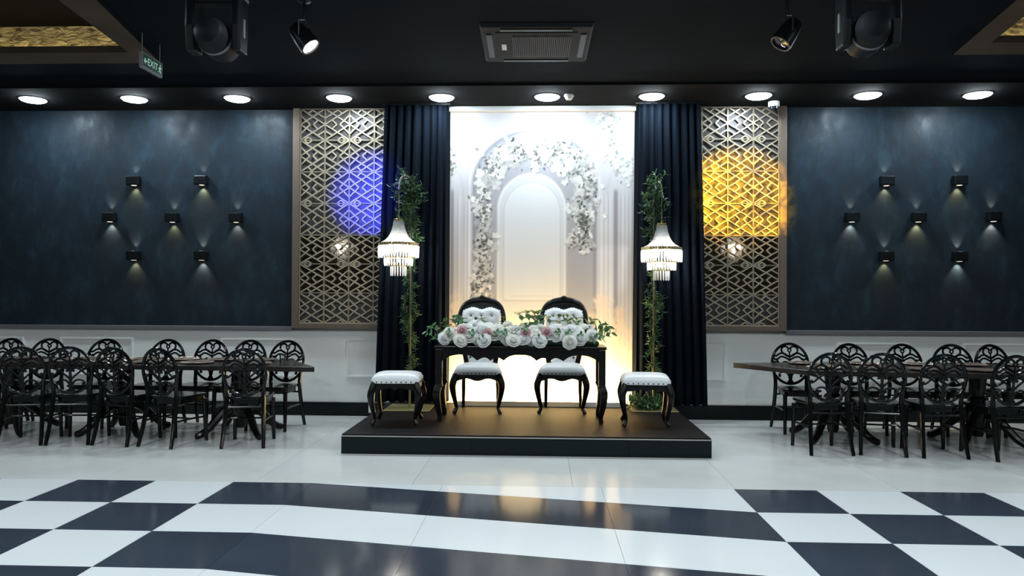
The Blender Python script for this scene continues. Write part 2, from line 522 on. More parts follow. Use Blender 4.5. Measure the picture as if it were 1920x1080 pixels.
# field strips of the ceiling around the coffers (underside at ZC)
def ceil_quad(poly): ceil.prism(poly, ZC, ZC + 0.05)
ceil_quad([(XL, 7.10), (-3.68, 7.10), (3.76, 7.03), (XR, 7.03), (XR, YS), (XL, YS)])
ceil_quad([(-3.68, 7.10), (-3.0, 3.2), (3.1, 3.2), (3.76, 7.03)])
ceil_quad([(XL, 7.10), (XL, 3.2), (-7.3, 3.2), (-7.3, 7.10)])
ceil_quad([(XR, 7.03), (XR, 3.2), (7.3, 3.2), (7.3, 7.03)])
ceil_quad([(XL, 3.2), (XR, 3.2), (XR, YB), (XL, YB)])
ceiling = struct(ceil.build('ceiling', 'ceiling'))
struct(MB().box(XL, XR, YS, W + 0.04, ZS, ZC + 0.05).build('ceiling_strip', 'strip'))
def coffer(name, out, inn, label):
    n = len(out)
    c = MB()
    zr = 4.0
    for i in range(n):
        j = (i + 1) % n
        c.add([(*out[i], ZC - 0.012), (*out[j], ZC - 0.012), (*inn[j], ZC - 0.012), (*inn[i], ZC - 0.012),
               (*out[i], ZC + 0.05), (*out[j], ZC + 0.05), (*inn[j], ZC + 0.05), (*inn[i], ZC + 0.05)],
              [(0, 1, 2, 3), (4, 7, 6, 5), (0, 4, 5, 1), (3, 2, 6, 7), (0, 3, 7, 4), (1, 5, 6, 2)])
    fr = struct(c.build(name, 'beam', None))
    MB().prism([(x, y) for x, y in out], zr, zr + 0.05).build('recess_ceiling', 'recess', fr)
    for i in range(n):
        j = (i + 1) % n
        a, b = Vector((*out[i], 0)), Vector((*out[j], 0))
        N = 24
        q = MB()
        vs = []
        for k in range(N + 1):
            p = a.lerp(b, k / N)
            vs += [(p.x, p.y, ZC + 0.05), (p.x, p.y, zr)]
        q.add(vs, [(2 * k, 2 * k + 1, 2 * k + 3, 2 * k + 2) for k in range(N)])
        q.build('recess_side', 'goldleaf', fr)
    return fr
cL = coffer('ceiling_coffer_left', cofL_out, cofL_in, '')
cR = coffer('ceiling_coffer_right', cofR_out, cofR_in, '')
# LED strip lying on the hidden shelf of each coffer frame, washing the gold sides
for fr, x0, x1, y in ((cL, -7.0, -3.95, 6.93), (cR, 4.0, 7.0, 6.86)):
    MB().box(x0, x1, y - 0.012, y + 0.012, ZC + 0.05, ZC + 0.065).build('led_strip', 'cove_led', fr)

# ================================================================== LIGHT FITTINGS
def downlight_meshes():
    ring = MB().lathe([(0.143, 0.0), (0.144, -0.006), (0.140, -0.010), (0.130, -0.010), (0.130, -0.002)], 32, caps=False)
    prof = [(0.130, -0.006), (0.128, -0.014), (0.118, -0.023), (0.097, -0.030), (0.06, -0.034), (0.0, -0.036)]
    dome = MB().lathe(prof, 28, caps=False)
    return ring.mesh('rim', 'plastic_white', smooth=True), dome.mesh('diffuser', 'diffuser', smooth=True)
rim_me, dif_me = downlight_meshes()
names10 = ['leftmost', 'second from left', 'third from left', 'fourth from left, above the left lattice', 'fifth from left, above the left curtain',
           'sixth from left, above the backdrop', 'seventh from left, above the right curtain', 'eighth from left, above the right lattice', 'second from right', 'rightmost']
for i, x in enumerate((-5.755, -4.586, -3.411, -2.258, -1.112, 0.056, 1.201, 2.357, 3.526, 4.692)):
    d = thing('ceiling_downlight', 'lit round ceiling downlight, %s of the row' % names10[i], 'ceiling light', (x, 8.31, ZS), 0, 'downlights in a row above the back wall')
    put('rim', rim_me, d)
    put('diffuser', dif_me, d)
# the same fittings light the rest of the hall, over and behind the camera
hdif = dif_me.copy(); hdif.materials.clear(); hdif.materials.append(M['hall_diffuser'])
k = 0
for row, y in zip(('over the dance floor', 'in the row behind the dance floor', 'in the rearmost row'), (4.6, 2.4, -0.2)):
    for ci, x in enumerate((-6.0, -3.6, -1.2, 1.2, 3.6, 6.0)):
        d = thing('ceiling_downlight', 'round hall ceiling downlight %s, %s from the left' % (row, ORD[ci]), 'ceiling light', (x, y, ZC), 0, 'downlights over the rest of the hall')
        put('rim', rim_me, d)
        put('diffuser', hdif, d)
        lamp('beam', 'AREA', (0, 0, -0.05), E_HALL, HALL_COL, d, shape='DISK', size=0.26, spread=math.radians(140))

# wall sconces -------------------------------------------------------
def sconce_parts(t, down, up, dcol):
    b = MB().box(-0.076, 0.076, -0.100, -0.012, -0.055, 0.055)
    b.build('body', 'plastic_black', t, bevel=0.012)
    MB().box(-0.05, 0.05, -0.014, 0.0, -0.04, 0.04).build('wall_bracket', 'plastic_black', t)
    for s in (-1, 1):
        MB().lathe([(0.03, 0.0), (0.03, 0.002)], 14, Matrix.Translation((0, -0.048, s * 0.0555 - 0.001))).build('led_lens', 'sconce_led', t)
    lamp('down_light', 'SPOT', (0, -0.040, -0.060), down, dcol, t, spot_size=math.radians(84), spot_blend=0.7, shadow_soft_size=0.012).rotation_euler = (math.radians(16), 0, 0)
    u = lamp('up_light', 'SPOT', (0, -0.040, 0.060), up, (1, 0.80, 0.58), t, spot_size=math.radians(62), spot_blend=0.7, shadow_soft_size=0.012)
    u.rotation_euler = (PI - math.radians(14), 0, 0)
sc = [(-4.85, 2.768, 'top left'), (-4.03, 2.772, 'top right'), (-5.138, 2.334, 'middle left'), (-4.38, 2.33, 'centre'), (-3.612, 2.33, 'middle right'), (-4.842, 1.878, 'bottom left'), (-4.024, 1.88, 'bottom right')]
sr = [(3.945, 2.758, 'top left'), (4.763, 2.763, 'top right'), (3.555, 2.342, 'middle left'), (4.303, 2.343, 'centre'), (5.142, 2.35, 'middle right'), (3.938, 1.897, 'bottom left'), (4.761, 1.893, 'bottom right')]
for side, lst in (('left', sc), ('right', sr)):
    for i, (x, z, w) in enumerate(lst):
        t = thing('wall_sconce', 'black cube up-and-down wall sconce, %s of the seven on the %s dark wall' % (w, side), 'wall lamp', (x, W, z), 0, 'sconces on the %s dark wall' % side)
        warm = (1, 0.74, 0.34) if i in (0, 1, 3, 5) else (1, 0.80, 0.60)
        sconce_parts(t, random.uniform(7, 12), random.uniform(3.5, 5.5), warm)

# ================================================================== LATTICE SCREENS
ROWS = [3.62, 3.249, 2.875, 2.501, 2.128, 1.787, 1.446, 1.092]
def lattice_cell(w, h, bar, yt):
    b = MB()
    def seg(x0, z0, x1, z1, t=bar):
        d = Vector((x1 - x0, 0, z1 - z0)); L = d.length
        if L < 1e-6: return
        d /= L
        n = Vector((-d.z, 0, d.x)) * (t / 2)
        vs = []
        for y in (0, yt):
            for (px, pz, s) in ((x0, z0, -1), (x1, z1, -1), (x1, z1, 1), (x0, z0, 1)):
                vs.append((px + n.x * s, y, pz + n.z * s))
        b.add(vs, [(0, 1, 2, 3), (4, 7, 6, 5), (0, 4, 5, 1), (1, 5, 6, 2), (2, 6, 7, 3), (3, 7, 4, 0)])
    X, Z = w / 2, h / 2
    # border
    seg(-X, -Z, -X, Z, bar * 1.2); seg(-X, -Z, X, -Z, bar * 0.9); seg(-X, Z, X, Z, bar * 0.9); seg(X, -Z, X, Z, bar * 1.2)
    # the four long diagonals
    seg(-X, 0, X, Z); seg(-X, Z, X, 0); seg(-X, 0, X, -Z); seg(-X, -Z, X, 0)
    # one post carries chevrons rising to the edge, the other an arrowhead round the middle
    seg(-X, Z * 0.40, X * 0.20, Z)
    seg(-X, -Z * 0.40, -X * 0.40, -Z * 0.70)
    seg(X * 0.05, -Z * 0.97, X * 0.35, -Z * 0.80); seg(X * 0.35, -Z * 0.80, X * 0.65, -Z * 0.97)
    for s in (-1, 1):
        seg(X, s * Z * 0.60, X * 0.22, 0)
        seg(-X * 0.42, s * Z * 0.29, -X * 0.05, 0)
    seg(-X * 0.02, Z * 0.98, X * 0.38, Z * 0.69)
    return b.mesh('lattice_cell', 'lattice')
CW = 0.2935
cell_me = lattice_cell(CW, 0.374, 0.0145, 0.014)
def screen(name, label, x_edge, sgn, nc=5):
    t = thing(name, label, 'screen', (x_edge, W - 0.05, 1.03))
    x1 = sgn * nc * CW
    lo, hi = min(0, x1), max(0, x1)
    # frame: outer post on the wall side, sill and head
    MB().box(-sgn * 0.078 if sgn > 0 else 0.0, 0.0 if sgn > 0 else 0.078, -0.025, 0.06, 0.0, 2.59).build('frame_post', 'bronze', t, bevel=0.004)
    MB().box(lo - 0.0, hi, -0.025, 0.06, 0.0, 0.055).build('frame_sill', 'bronze', t, bevel=0.004)
    MB().box(lo, hi, 0.0, 0.06, 2.575, 2.59).build('frame_head', 'bronze', t)
    MB().box(lo, hi, 0.045, 0.06, 2.128 - 1.03, 2.59).build('upper_backing', 'backing', t)
    MB().box(lo, hi, 0.045, 0.06, 1.446 - 1.03, 2.128 - 1.03).build('mirror_panel', 'mirror', t)
    MB().box(lo, hi, 0.045, 0.06, 0.055, 1.446 - 1.03).build('lower_backing', 'backing', t)
    for r in range(7):
        z0, z1 = ROWS[r + 1], ROWS[r]
        for c in range(nc):
            o = put('lattice_cell', cell_me, t, (sgn * (c + 0.5) * CW, 0.012, (z0 + z1) / 2 - 1.03))
            o.scale = (1 if c % 2 else -1, 1, (z1 - z0) / 0.374 * (1 if r % 2 == 0 else -1))
    return t
screen('lattice_screen', 'gold geometric lattice screen left of the backdrop, washed with blue light', -2.854, 1)
screen('lattice_screen', 'gold geometric lattice screen right of the backdrop, washed with amber light', 2.735, -1)

# ================================================================== BACKDROP (flat printed fabric)
def paint_backdrop(nx, ny):
    # colours are printed ink; coordinates are those of the print, 350 units wide and 540 high
    rng = np.random.RandomState(11)
    xs = np.linspace(842, 1192, nx); ys = np.linspace(208, 752, ny)
    X, Y = np.meshgrid(xs, ys)
    img = np.zeros((ny, nx, 3)); img[:] = (0.76, 0.755, 0.775)
    def sm(a, b, v):
        t = np.clip((v - a) / (b - a), 0, 1); return t * t * (3 - 2 * t)
    def lay(mask, col):
        nonlocal img
        img = img * (1 - mask[..., None]) + np.array(col) * mask[..., None]
    def arch(cx, hw, spring, rise, bottom):
        d = np.where(Y < spring, np.hypot((X - cx) / hw, (Y - spring) / rise), np.abs(X - cx) / hw)
        return d, (Y < bottom)
    # cream tint growing towards the foot
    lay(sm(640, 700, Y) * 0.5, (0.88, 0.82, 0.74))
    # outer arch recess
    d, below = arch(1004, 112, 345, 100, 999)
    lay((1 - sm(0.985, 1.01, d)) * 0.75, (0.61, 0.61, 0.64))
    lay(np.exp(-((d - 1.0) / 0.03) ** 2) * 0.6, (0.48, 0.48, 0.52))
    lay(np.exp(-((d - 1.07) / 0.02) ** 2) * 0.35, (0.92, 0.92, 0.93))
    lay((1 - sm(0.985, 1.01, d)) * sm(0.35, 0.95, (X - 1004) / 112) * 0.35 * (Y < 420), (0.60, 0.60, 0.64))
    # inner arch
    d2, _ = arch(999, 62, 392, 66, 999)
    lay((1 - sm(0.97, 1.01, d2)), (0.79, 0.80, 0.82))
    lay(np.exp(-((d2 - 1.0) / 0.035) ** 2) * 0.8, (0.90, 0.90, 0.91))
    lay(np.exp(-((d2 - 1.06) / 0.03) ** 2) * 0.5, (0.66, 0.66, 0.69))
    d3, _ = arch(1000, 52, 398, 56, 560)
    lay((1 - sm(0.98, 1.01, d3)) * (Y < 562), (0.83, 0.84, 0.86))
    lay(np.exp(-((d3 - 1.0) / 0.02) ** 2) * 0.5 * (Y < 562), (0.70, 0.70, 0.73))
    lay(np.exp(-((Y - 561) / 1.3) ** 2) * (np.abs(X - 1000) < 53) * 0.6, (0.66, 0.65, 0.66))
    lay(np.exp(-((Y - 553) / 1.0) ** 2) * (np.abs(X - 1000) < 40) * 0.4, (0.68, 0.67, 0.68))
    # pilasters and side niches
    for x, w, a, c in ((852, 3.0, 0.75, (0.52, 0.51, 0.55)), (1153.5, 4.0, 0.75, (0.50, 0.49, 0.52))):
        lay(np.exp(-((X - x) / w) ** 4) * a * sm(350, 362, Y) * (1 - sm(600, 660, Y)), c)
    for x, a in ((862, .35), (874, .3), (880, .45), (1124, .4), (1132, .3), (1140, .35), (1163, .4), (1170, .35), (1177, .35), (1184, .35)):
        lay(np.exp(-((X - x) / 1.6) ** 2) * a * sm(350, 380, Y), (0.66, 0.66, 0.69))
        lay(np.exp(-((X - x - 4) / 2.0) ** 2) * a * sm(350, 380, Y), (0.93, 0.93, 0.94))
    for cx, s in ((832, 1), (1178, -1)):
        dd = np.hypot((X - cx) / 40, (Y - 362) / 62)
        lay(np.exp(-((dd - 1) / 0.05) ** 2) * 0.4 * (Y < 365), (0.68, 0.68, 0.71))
    stepx, stepy = xs[1] - xs[0], ys[1] - ys[0]
    def blob(cx, cy, r, col, a=1.0, ang=0.0, asp=1.0, soft=0.35):
        R_ = r * max(1, asp) + 3
        i0, i1 = int((cx - R_ - 842) / stepx), int((cx + R_ - 842) / stepx) + 2
        j0, j1 = int((cy - R_ - 208) / stepy), int((cy + R_ - 208) / stepy) + 2
        i0, j0 = max(0, i0), max(0, j0); i1, j1 = min(nx, i1), min(ny, j1)
        if i1 <= i0 or j1 <= j0: return
        x, y = X[j0:j1, i0:i1] - cx, Y[j0:j1, i0:i1] - cy
        c, s = math.cos(ang), math.sin(ang)
        q = np.hypot((x * c + y * s) / (r * asp), (-x * s + y * c) / r)
        m = (1 - np.clip((q - 1 + soft) / soft, 0, 1)) * a
        sub = img[j0:j1, i0:i1]
        img[j0:j1, i0:i1] = sub * (1 - m[..., None]) + np.array(col) * m[..., None]
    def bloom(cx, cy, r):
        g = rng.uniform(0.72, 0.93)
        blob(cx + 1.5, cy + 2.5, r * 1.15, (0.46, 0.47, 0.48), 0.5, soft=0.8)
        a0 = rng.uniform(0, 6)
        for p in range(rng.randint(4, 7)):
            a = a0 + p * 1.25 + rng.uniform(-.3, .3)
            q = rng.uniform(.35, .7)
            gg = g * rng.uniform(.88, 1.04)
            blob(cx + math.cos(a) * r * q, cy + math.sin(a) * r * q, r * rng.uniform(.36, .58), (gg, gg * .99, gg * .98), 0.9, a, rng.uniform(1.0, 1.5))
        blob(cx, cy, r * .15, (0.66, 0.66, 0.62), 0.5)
    def leaf(cx, cy, r, dark):
        blob(cx, cy, r, (dark, dark * 1.02, dark * 0.98), 0.85, rng.uniform(0, PI), 1.9)
    def cluster(path, n, spread, rmin, rmax, nl, dark=(.25, .5)):
        pts = [path[0].__class__(p) for p in path]
        seg = [math.hypot(path[i + 1][0] - path[i][0], path[i + 1][1] - path[i][1]) for i in range(len(path) - 1)]
        tot = sum(seg)
        def pick():
            t = rng.uniform(0, tot); i = 0
            while i < len(seg) - 1 and t > seg[i]: t -= seg[i]; i += 1
            u = t / seg[i]
            return (path[i][0] + (path[i + 1][0] - path[i][0]) * u + rng.normal(0, spread), path[i][1] + (path[i + 1][1] - path[i][1]) * u + rng.normal(0, spread))
        for _ in range(nl // 2):
            x, y = pick(); leaf(x, y, rng.uniform(1.6, 3.4), rng.uniform(*dark) + .15)
        for _ in range(n):
            x, y = pick(); bloom(x, y, rng.uniform(rmin, rmax))
        for _ in range(nl):
            x, y = pick(); leaf(x, y, rng.uniform(1.2, 2.6), rng.uniform(*dark))
    cluster([(908, 560), (910, 480), (912, 420), (906, 360), (925, 305), (965, 280), (1005, 290), (1045, 280), (1085, 300), (1102, 350), (1095, 420), (1090, 470)], 230, 9, 4, 10, 260)
    cluster([(915, 330), (950, 290), (1040, 290), (1090, 330), (1095, 420)], 110, 14, 5, 11, 110)
    cluster([(900, 540), (912, 500), (905, 440)], 30, 7, 4, 8, 60, (.2, .45))
    cluster([(1085, 380), (1098, 420), (1092, 465)], 26, 8, 5, 9, 60, (.2, .45))
    cluster([(1130, 215), (1150, 260), (1165, 310), (1180, 330)], 70, 13, 3, 8, 45, (.45, .7))
    cluster([(845, 270), (848, 325)], 14, 5, 3, 7, 22, (.3, .5))
    # pale pampas plumes at the foot of the columns
    for cx, top, n in ((1128, 550, 260), (1160, 575, 240), (1105, 610, 120), (858, 545, 110), (875, 590, 60)):
        for _ in range(n):
            t = rng.uniform(0, 1)
            x = cx + rng.normal(0, 7 + 9 * t) ; y = top + t * 110
            blob(x, y, rng.uniform(2, 5), (0.86, rng.uniform(.76, .83), rng.uniform(.70, .78)), 0.35, rng.uniform(0.9, 2.2), 2.0, 0.8)
    return np.clip(img, 0, 1)

def backdrop():
    nx, ny = 250, 388
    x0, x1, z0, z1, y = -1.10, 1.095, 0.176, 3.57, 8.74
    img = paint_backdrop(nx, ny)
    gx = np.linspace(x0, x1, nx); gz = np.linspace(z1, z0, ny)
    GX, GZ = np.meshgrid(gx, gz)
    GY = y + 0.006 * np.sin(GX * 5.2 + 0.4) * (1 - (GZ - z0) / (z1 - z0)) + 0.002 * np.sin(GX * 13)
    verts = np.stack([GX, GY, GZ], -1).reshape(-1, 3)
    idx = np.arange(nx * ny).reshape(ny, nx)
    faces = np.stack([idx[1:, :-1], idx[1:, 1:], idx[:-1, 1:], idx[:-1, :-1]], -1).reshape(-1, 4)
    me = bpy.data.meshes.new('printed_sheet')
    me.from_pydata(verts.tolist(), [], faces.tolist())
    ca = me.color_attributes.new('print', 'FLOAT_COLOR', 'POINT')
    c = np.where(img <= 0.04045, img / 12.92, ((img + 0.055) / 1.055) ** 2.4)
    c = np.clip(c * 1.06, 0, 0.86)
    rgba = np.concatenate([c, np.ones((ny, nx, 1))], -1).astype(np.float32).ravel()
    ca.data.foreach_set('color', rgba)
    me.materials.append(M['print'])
    for p in me.polygons: p.use_smooth = True
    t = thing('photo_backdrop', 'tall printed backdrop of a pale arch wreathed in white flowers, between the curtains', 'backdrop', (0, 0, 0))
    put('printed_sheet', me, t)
    MB().box(x0 - 0.01, x1 + 0.01, 8.70, 8.775, 3.555, 3.615).build('top_rail', 'plastic_white', t, bevel=0.006)
    MB().tube([(x0, 8.735, 0.19), (x1, 8.735, 0.19)], 0.011, 8).build('bottom_rail', 'plastic_white', t, smooth=True)
    return t
backdrop()

# curtains ------------------------------------------------------------
def curtain(label, xt0, xt1, xb0, xb1, folds, seed, inner):
    rnd = random.Random(seed)
    ph = [rnd.uniform(-0.5, 0.5) for _ in range(folds + 2)]
    nx, nz = folds * 14, 26
    z0, z1 = 0.205, 3.60
    vs, fs = [], []
    for j in range(nz + 1):
        v = j / nz
        z = z1 + (z0 - z1) * v
        for i in range(nx + 1):
            u = i / nx
            a = xt0 + (xt1 - xt0) * u
            b = xb0 + (xb1 - xb0) * u
            k = u * folds
            ki = min(int(k), folds - 1)
            p = ph[ki] * (1 - (k - ki)) + ph[ki + 1] * (k - ki)
            w = 0.5 + 0.5 * math.cos(2 * PI * k + p * 1.2 + 0.25 * math.sin(3 * v + p * 5))
            amp = (0.030 + 0.022 * v) * (1 + 0.4 * p)
            y = 8.61 - amp * (w ** 0.8) * 1.6 + 0.01 * math.sin(5 * v + 9 * u)
            e_ = max(0.0, 1 - abs(u - inner) / 0.05)   # inner edge bent back to the backdrop, added to block the LED bar's spill
            y += (8.728 - y) * e_ * e_ * (3 - 2 * e_)
            x = a + (b - a) * v + 0.010 * math.sin(2 * PI * k * 2 + p) * v
            vs.append((x, y, z + 0.012 * math.sin(2 * PI * k) * v))
    for j in range(nz):
        for i in range(nx):
            o = j * (nx + 1) + i
            fs.append((o, o + nx + 1, o + nx + 2, o + 1))
    t = thing('stage_curtain', label, 'curtain', (0, 0, 0), 0, 'navy curtains flanking the backdrop')
    o = MB().add(vs, fs).build('pleated_drape', 'curtain', t, smooth=True, angle=80)
    so = o.modifiers.new('thickness', 'SOLIDIFY'); so.thickness = 0.006
    MB().box(min(xt0, xt1) - 0.02, max(xt0, xt1) + 0.02, 8.57, 8.60, 3.597, 3.62).build('curtain_track', 'plastic_black', t)
    return t
curtain('midnight navy pleated curtain hanging left of the printed backdrop', -1.80, -1.07, -1.88, -1.065, 8, 3, 1.0)
curtain('midnight navy pleated curtain hanging right of the printed backdrop', 1.075, 1.78, 1.045, 1.855, 8, 5, 0.0)

# ================================================================== STAGE
HS = 0.175
SX0, SX1, SY0, SY1 = -1.78, 1.50, 6.71, 8.845
st = thing('stage_platform', 'low dark stage platform carrying the sweetheart table and chairs', 'stage', (0, 0, 0))
MB().box(SX0 + 0.02, SX1 - 0.02, SY0 + 0.02, SY1, 0.0, HS - 0.012).build('platform_core', 'stage_front', st)
MB().box(SX0 + 0.004, SX1 - 0.004, SY0 + 0.004, SY1, HS - 0.012, HS).build('carpet_deck', 'deck', st, bevel=0.003)
for a, b in ((SX0, -0.62), (-0.618, 0.775), (0.777, SX1)):
    MB().box(a, b, SY0, SY0 + 0.02, 0.0, HS - 0.022).build('front_panel', 'stage_front', st)
for x in (SX0, SX1 - 0.02):
    MB().box(x, x + 0.02, SY0 + 0.02, SY1, 0.0, HS - 0.022).build('side_panel', 'stage_front', st)
MB().box(SX0, SX1, SY0 - 0.003, SY0 + 0.012, HS - 0.022, HS - 0.012).build('front_nosing', 'nosing', st)
for x in (SX0 - 0.002, SX1 - 0.010):
    MB().box(x, x + 0.012, SY0, SY1, HS - 0.022, HS - 0.012).build('side_nosing', 'stage_front', st)

# warm LED bar on the deck at the foot of the backdrop
lb = thing('led_floor_bar', 'low warm LED wash bar on the stage at the foot of the backdrop', 'stage light', (0.0, 8.56, HS))
MB().box(-0.95, 0.95, -0.03, 0.03, 0.0, 0.03).build('housing', 'plastic_white', lb, bevel=0.004)
MB().box(-0.93, 0.93, -0.016, 0.022, 0.030, 0.034).build('lens', 'warm_led', lb)
MB().box(-0.95, 0.95, -0.034, -0.026, 0.0, 0.055).build('front_shield', 'plastic_white', lb, bevel=0.003)  # lip added to keep the bar's light off the deck
al = lamp('bar_light', 'AREA', (0, 0.005, 0.04), 145, (1.0, 0.66, 0.24), lb, shape='RECTANGLE', size=1.85, size_y=0.03)
al.rotation_euler = (PI - math.radians(30), 0, 0)

# ================================================================== FURNITURE ON THE STAGE
def cabriole(b, x, y, ztop, sx, sy, k=1.0, n=8):
    pts = [(x, y, ztop), (x + sx * 0.020 * k, y + sy * 0.018 * k, ztop * 0.86), (x + sx * 0.034 * k, y + sy * 0.028 * k, ztop * 0.70), (x + sx * 0.018 * k, y + sy * 0.016 * k, ztop * 0.42),
           (x - sx * 0.004 * k, y - sy * 0.002 * k, ztop * 0.16), (x + sx * 0.008 * k, y + sy * 0.010 * k, 0.030), (x + sx * 0.018 * k, y + sy * 0.020 * k, 0.0)]
    c = crom(pts, 4)
    r = interp([0.034, 0.036, 0.035, 0.026, 0.018, 0.020, 0.019], len(c))
    b.tube(c, [q * k for q in r], n)
    b.ball((x + sx * 0.014 * k, y + sy * 0.016 * k, 0.018 * k), 0.022 * k, 8, 5, (1, 1, 0.8))

def cushion_mesh(w0, w1, d, h, n=14, name='cushion', edge=0.03):
    # w0 front width (y=+d/2), w1 back width; domed pad
    vs, fs = [], []
    def spt(u, v):
        e = 4.5
        y = v * d / 2
        hw = (w0 + (w1 - w0) * (0.5 - v / 2)) / 2
        # round the corners a little
        rr = max(abs(u), abs(v))
        k = 1.0 - 0.055 * (abs(u) ** 8) * (abs(v) ** 8) * 1.5
        dome = (1 - abs(u) ** e) * (1 - abs(v) ** e)
        return (u * hw * k, y * k, edge + (h - edge) * (max(0, dome) ** 0.42))
    for j in range(n + 1):
        for i in range(n + 1):
            u, v = -1 + 2 * i / n, -1 + 2 * j / n
            u = math.copysign(abs(u) ** 0.75, u); v = math.copysign(abs(v) ** 0.75, v)
            vs.append(spt(u, v))
    for j in range(n):
        for i in range(n):
            o = j * (n + 1) + i
            fs.append((o, o + 1, o + n + 2, o + n + 1))
    # skirt
    ring = [i for i in range(n + 1)] + [j * (n + 1) + n for j in range(1, n + 1)] + [n * (n + 1) + i for i in range(n - 1, -1, -1)] + [j * (n + 1) for j in range(n - 1, 0, -1)]
    base = len(vs)
    for r in ring: vs.append((vs[r][0], vs[r][1], 0.0))
    m = len(ring)
    for k in range(m): fs.append((ring[k], base + k, base + (k + 1) % m, ring[(k + 1) % m]))
    fs.append(tuple(base + k for k in range(m - 1, -1, -1)))
    return MB().add(vs, fs).mesh(name, 'leather', smooth=True, angle=50), [vs[base + k] for k in range(m)]

def nails(path, step=0.035, r=0.007, out=1.0):
    b = MB()
    for i in range(len(path)):
        a, c = Vector(path[i]), Vector(path[(i + 1) % len(path)])
        b_ = (c - a).length
        if b_ < 1e-6: continue
    # resample
    acc, nxt = 0.0, 0.0
    for i in range(len(path)):
        a, c = Vector(path[i]), Vector(path[(i + 1) % len(path)])
        L = (c - a).length
        while nxt <= acc + L and L > 0:
            p = a.lerp(c, (nxt - acc) / L)
            b.ball(tuple(p), r, 6, 4)
            nxt += step
        acc += L
    return b

def apron_board(b, pts_top, length_axis, lo, hi, y0, y1, prof, ztop, mx=None, n=24):
    # board along x from lo..hi with a scalloped lower edge given by prof(u)
    poly = [(lo, ztop), (hi, ztop)] + [(lo + (hi - lo) * (1 - i / n), prof(1 - i / n)) for i in range(n + 1)]
    vs = [(x, y0, z) for x, z in poly] + [(x, y1, z) for x, z in poly]
    m = len(poly)
    top = []
    fs = []
    # quads strip between top line and scallop
    xs = [lo + (hi - lo) * i / n for i in range(n + 1)]
    vv = []
    for x, i in zip(xs, range(n + 1)):
        zb = prof(i / n)
        vv += [(x, y0, ztop), (x, y0, zb), (x, y1, ztop), (x, y1, zb)]
    for i in range(n):
        a, c = 4 * i, 4 * (i + 1)
        fs += [(a, c, c + 1, a + 1), (a + 2, a + 3, c + 3, c + 2), (a + 1, c + 1, c + 3, a + 3), (a, a + 2, c + 2, c)]
    fs += [(0, 1, 3, 2), (4 * n, 4 * n + 2, 4 * n + 3, 4 * n + 1)]
    b.add(vv, fs, mx)

# stools
def stool(label, loc, rz):
    t = thing('upholstered_stool', label, 'stool', loc, rz, 'white stools at the ends of the stage table')
    me, ring = cushion_mesh(0.47, 0.47, 0.43, 0.095, edge=0.035)
    put('seat_cushion', me, t, (0, 0, 0.40))
    nails([(x * 1.0, y * 1.0, 0.412) for x, y, z in ring], 0.047, 0.0075).build('nailhead_trim', 'nail', t, smooth=True)
    b = MB()
    f = lambda u: 0.345 - 0.02 * abs(math.sin(u * PI)) * 0 + 0.022 * math.cos(2 * PI * u) * -1 * 0.6 - (0.02 if 0.42 < u < 0.58 else 0)
    apron_board(b, None, 0, -0.20, 0.20, 0.185, 0.205, f, 0.40)
    apron_board(b, None, 0, -0.20, 0.20, -0.205, -0.185, f, 0.40)
    R90 = Matrix.Rotation(PI / 2, 4, 'Z')
    apron_board(b, None, 0, -0.185, 0.185, 0.205, 0.225, f, 0.40, R90)
    apron_board(b, None, 0, -0.185, 0.185, -0.225, -0.205, f, 0.40, R90)
    b.build('seat_rail', 'black_wood', t)
    for sx in (-1, 1):
        for sy in (-1, 1):
            q = MB()
            cabriole(q, sx * 0.197, sy * 0.182, 0.40, sx, sy, 0.95)
            q.build('leg', 'black_wood', t, smooth=True, angle=60)
    return t
stool('white cushioned black stool on the stage, left of the table', (-1.405, 7.39, HS), 0.05)
stool('white cushioned black stool on the stage, right of the table', (1.02, 7.46, HS), -0.06)

